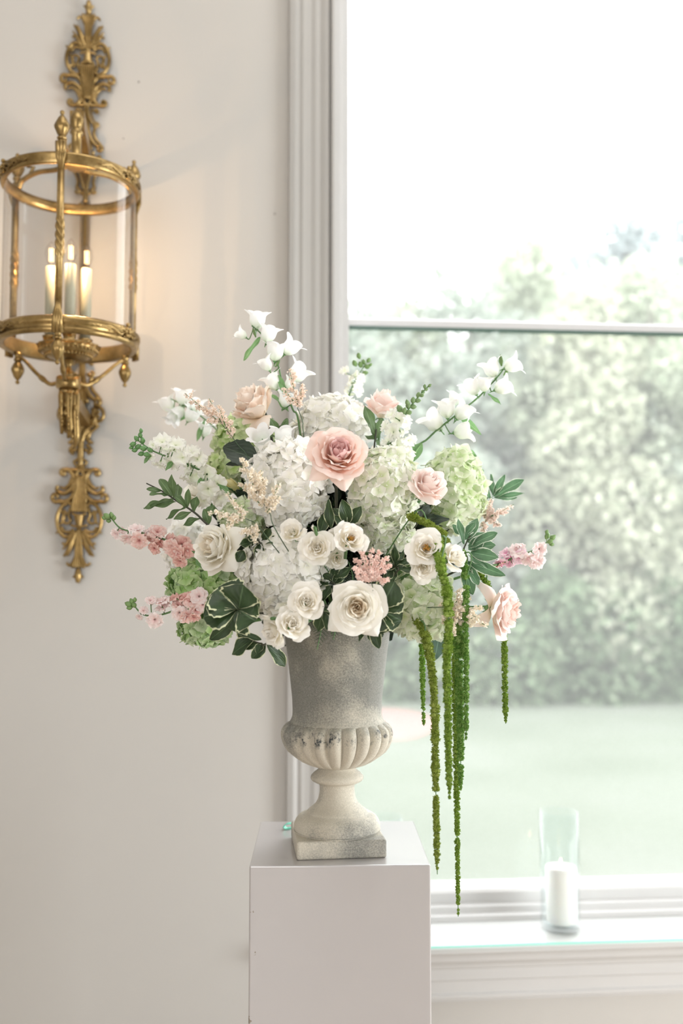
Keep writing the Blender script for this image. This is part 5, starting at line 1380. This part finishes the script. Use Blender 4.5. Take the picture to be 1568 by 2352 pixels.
# ================================================================== FOLIAGE
sprig('grey green leafy sprig with long narrow leaves pointing at the lantern', ((500, 1225), (450, 1180), (405, 1150), (372, 1128), (336, 1110)),
      [(372, 1128, 338, 1122, 12), (385, 1138, 345, 1132, 20, .6), (395, 1142, 368, 1100, 24), (400, 1145, 392, 1092, 18, -.4), (405, 1150, 410, 1112, 20), (398, 1148, 330, 1165, 22, .5), (410, 1152, 345, 1160, 20), (425, 1165, 380, 1190, 18, .4), (430, 1168, 432, 1125, 14), (440, 1175, 400, 1192, 16), (445, 1178, 450, 1140, 22), (460, 1190, 420, 1205, 20), (430, 1165, 405, 1140, 22), (470, 1195, 490, 1160, 20), (480, 1205, 470, 1170, 22)], M_midleaf, 1.58, shape=1.25, name='leafy_sprig')
def rosette(label, cx, cy, d, tips, wpx, mat, **kw):
    kw.setdefault('ripple', .05); kw.setdefault('serr', .10)
    lv = [(cx, cy, x, y, wpx * random.uniform(.9, 1.1), random.uniform(-.25, .25), random.uniform(-.015, .01)) for x, y in tips]
    return sprig(label, ((cx + 6, cy + 10, .03), (cx, cy)), lv, mat, d, **kw)
rosette('rosette of broad dark leaves with cream edges beside the low pink stock', 548, 1400, 1.45, ((468, 1412), (500, 1350), (556, 1346), (585, 1375), (584, 1425), (520, 1440), (478, 1376)), 84, M_var, shape=1.5, nu=8)
rosette('rosette of broad cream edged leaves right of the front cream rose', 872, 1400, 1.47, ((905, 1338), (924, 1375), (922, 1425), (870, 1455), (878, 1345), (852, 1448)), 64, M_var, shape=1.4, nu=8)
sprig('cream edged leaf sprig drooping over the urn rim toward the wall', ((620, 1475), (600, 1478), (575, 1470)),
      [(580, 1470, 530, 1500, 38, .2), (600, 1478, 555, 1488, 16), (610, 1480, 578, 1512, 26), (615, 1480, 656, 1530, 30, -.2), (600, 1476, 590, 1500, 18), (565, 1440, 560, 1478, 34, .2), (545, 1420, 480, 1470, 34), (612, 1478, 640, 1500, 18), (600, 1470, 545, 1450, 16)], M_var, 1.50)
sprig('pair of cream edged leaves hanging left of the front cream rose', ((745, 1390), (742, 1410)), [(742, 1405, 728, 1450, 26), (745, 1405, 752, 1445, 18), (742, 1405, 765, 1432, 20)], M_var, 1.47)
sprig('small leaves hanging under the front cream rose', ((850, 1420), (850, 1440)), [(855, 1430, 848, 1470, 18), (858, 1440, 868, 1488, 26), (840, 1430, 822, 1475, 12), (850, 1430, 880, 1462, 22)], M_var, 1.49)
sprig('silver edged leafy branch between the tall spray rose and lilac stock', ((1050, 1310), (1065, 1260), (1080, 1230)),
      [(1065, 1250, 1052, 1190, 16), (1068, 1240, 1098, 1190, 26), (1070, 1245, 1120, 1225, 28), (1075, 1255, 1140, 1222, 28), (1075, 1260, 1138, 1250, 34), (1080, 1268, 1142, 1280, 30), (1075, 1275, 1120, 1300, 26), (1070, 1225, 1090, 1200, 20), (1060, 1230, 1040, 1205, 18), (1075, 1290, 1158, 1322, 26, .6), (1070, 1290, 1135, 1318, 16), (1070, 1300, 1100, 1340, 30), (1085, 1270, 1108, 1230, 24), (1065, 1300, 1085, 1365, 32), (1060, 1290, 1080, 1330, 26)], M_varlight, 1.56)
sprig('light green sprig above the pale green hydrangea head', ((1090, 1130), (1085, 1090), (1075, 1060)), [(1085, 1085, 1084, 1035, 24), (1080, 1075, 1055, 1040, 18), (1092, 1095, 1110, 1078, 20), (1075, 1070, 1092, 1045, 20)], M_lightleaf, 1.83, smat=M_stem)
sprig('backlit fan of pale edged leaves at the garden side', ((1095, 1165), (1130, 1142)), [(1130, 1140, 1130, 1088, 20), (1132, 1140, 1160, 1090, 20), (1135, 1140, 1202, 1100, 30), (1135, 1142, 1190, 1142, 18), (1138, 1142, 1203, 1132, 14), (1125, 1145, 1112, 1115, 14)], M_varlight, 1.80, smat=M_stem)
sprig('large dark serrated leaf lying beside the big upper hydrangea', ((600, 1090), (590, 1055)), [(592, 1058, 514, 1026, 64, 0, 0), (590, 1062, 520, 1066, 26, .3, .01)], M_darkleaf, 1.60, name='serrated_leaf_sprig', serr=.12, ripple=.01, bend=.02, nu=8)
sprig('dark upright leaves above the spray rose with stamens', ((800, 1225), (798, 1205)), [(798, 1205, 788, 1150, 30), (800, 1205, 828, 1165, 28), (795, 1205, 768, 1165, 24), (790, 1210, 770, 1185, 18), (760, 1215, 752, 1150, 22), (735, 1225, 748, 1180, 26)], M_var, 1.53)
sprig('small crinkled cream edged foliage in the dark gap of the bouquet', ((600, 1250), (590, 1235)), [(596, 1240, 560, 1225, 28), (596, 1240, 570, 1262, 26), (600, 1245, 640, 1238, 24), (600, 1245, 590, 1290, 22), (605, 1240, 620, 1215, 22), (585, 1245, 550, 1250, 24), (610, 1250, 650, 1255, 20), (560, 1265, 545, 1290, 26)], M_var, 1.52, ripple=.12)
sprig('crinkled cream edged foliage between salmon astilbe and spray roses', ((905, 1320), (908, 1300)), [(908, 1300, 905, 1250, 16), (908, 1300, 880, 1275, 18), (908, 1302, 940, 1285, 22), (908, 1305, 945, 1308, 20), (906, 1305, 900, 1340, 18), (906, 1302, 880, 1300, 16), (912, 1290, 930, 1262, 18), (900, 1310, 885, 1330, 20)], M_var, 1.52, ripple=.12)
sprig('crinkled dark foliage left of the front cream rose', ((770, 1350), (760, 1335)), [(762, 1338, 735, 1310, 24), (762, 1338, 790, 1320, 22), (762, 1340, 800, 1345, 20), (760, 1345, 740, 1375, 22), (765, 1340, 770, 1300, 22), (770, 1330, 810, 1300, 20), (755, 1340, 725, 1345, 20)], M_var, 1.53, ripple=.1)
sprig('dark green leaf pair behind the pink rose at the top', ((860, 1020), (862, 1000)), [(860, 1000, 838, 930, 26), (862, 1005, 850, 960, 22), (864, 1008, 875, 960, 18), (866, 1012, 838, 1000, 20), (862, 1010, 880, 1040, 20)], M_midleaf, 1.70)
sprig('dark glossy leaves by the stem of the peach rose', ((650, 1010), (640, 1000)), [(640, 1000, 622, 962, 20), (642, 1002, 660, 960, 18), (640, 1005, 608, 1000, 14), (645, 1005, 665, 985, 16), (640, 1000, 656, 968, 16)], M_midleaf, 1.70)
sprig('blue green serrated leaf hanging between the tassels', ((1010, 1430), (1012, 1445)), [(1012, 1440, 998, 1516, 34, 0, 0), (1010, 1440, 1030, 1480, 18), (1005, 1445, 970, 1455, 16)], M_bluegreen, 1.62, serr=.08)
sprig('dark leaves under the pale pink rose and green hydrangea', ((960, 1200), (970, 1190)), [(965, 1195, 985, 1160, 26), (965, 1195, 1000, 1185, 24), (968, 1198, 1010, 1205, 24), (960, 1195, 940, 1170, 22), (970, 1200, 1030, 1190, 22)], M_darkleaf, 1.60)
# leatherleaf fern
def fern(label, path, d, L0, n=11):
    P = smooth_path([at(x, y, d) for x, y in path], 6); o = P[0]
    t = thing('fern_frond', label, 'fern', o, 'dark fern fronds')
    q = into_urn(o)
    mb = MB(); mb.tube([p - o for p in smooth_path([q, q.lerp(o, .7)] + P, 4)], .0008, 5); link('stem', mb.mesh('stem', M_stem), t)
    for k in range(n):
        f = (k + 1) / n; i = min(len(P) - 2, int(f * (len(P) - 1))); c = P[i]; ax = (P[i + 1] - P[i]).normalized()
        side = ax.cross(VIEW).normalized()
        for s in (-1, 1):
            l = L0 * (1 - f * .85) * d / FPX; dr = (side * s + ax * .75).normalized()
            mb = MB()
            for j in range(6):
                g = (j + .5) / 6; cc = dr * l * g; ll = l * .22 * (1 - g * .7)
                for s2 in (-1, 1):
                    e = (dr * .8 + (ax if s2 > 0 else -ax) * .8).normalized(); w = VIEW.cross(e).normalized() * ll * .26
                    mb.add([cc, cc + e * ll * .55 + w, cc + e * ll * 1.15, cc + e * ll * .55 - w], [(0, 1, 2, 3)], [(0, .2, 0)] * 4)
            mb.tube([(0, 0, 0), dr * l], .0003, 4)
            link('leaflet', mb.mesh('leaflet', M_darkleaf, False), t, c - o)
fern('dark feathery fern frond hanging onto the urn face', ((735, 1400), (738, 1440), (728, 1492)), 1.52, 42)
fern('second fern frond beside the hanging one, pointing at the spray rose', ((745, 1380), (770, 1430), (765, 1470)), 1.53, 36)
fern('fern frond tucked above the front cream rose', ((790, 1360), (765, 1330), (745, 1300)), 1.54, 40)
fern('small fern frond in the dark by the grey spray rose', ((800, 1370), (810, 1330), (800, 1290)), 1.56, 34)

# dark packed foliage deep in the bouquet
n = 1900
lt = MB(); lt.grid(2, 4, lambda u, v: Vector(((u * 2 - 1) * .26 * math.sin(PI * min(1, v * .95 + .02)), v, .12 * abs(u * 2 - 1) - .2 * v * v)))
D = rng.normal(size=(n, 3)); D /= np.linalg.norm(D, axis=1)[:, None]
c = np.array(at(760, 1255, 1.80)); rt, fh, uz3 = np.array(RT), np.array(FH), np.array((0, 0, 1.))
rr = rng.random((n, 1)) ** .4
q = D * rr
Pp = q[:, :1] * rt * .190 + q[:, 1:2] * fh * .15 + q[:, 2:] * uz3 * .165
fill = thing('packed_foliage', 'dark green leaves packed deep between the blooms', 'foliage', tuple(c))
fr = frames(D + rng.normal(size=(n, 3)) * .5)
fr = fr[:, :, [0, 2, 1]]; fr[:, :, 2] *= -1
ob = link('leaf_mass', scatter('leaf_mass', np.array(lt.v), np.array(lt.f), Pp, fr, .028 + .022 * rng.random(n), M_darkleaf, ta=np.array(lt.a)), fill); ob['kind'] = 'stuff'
mb = MB(); 
for k in range(14):
    e = Vector((random.uniform(-.09, .09), random.uniform(-.05, .05), random.uniform(.0, .12))); b0 = into_urn((0, 0, 0)) - Vector(c)
    mb.tube([b0, b0.lerp(e, .5) + Vector((0, 0, .02)), e], .0022, 6)
link('stem_bundle', mb.mesh('stem_bundle', M_stem), fill)['kind'] = 'stuff'
# leaves that close the mouth of the urn
bpy.context.view_layer.update()
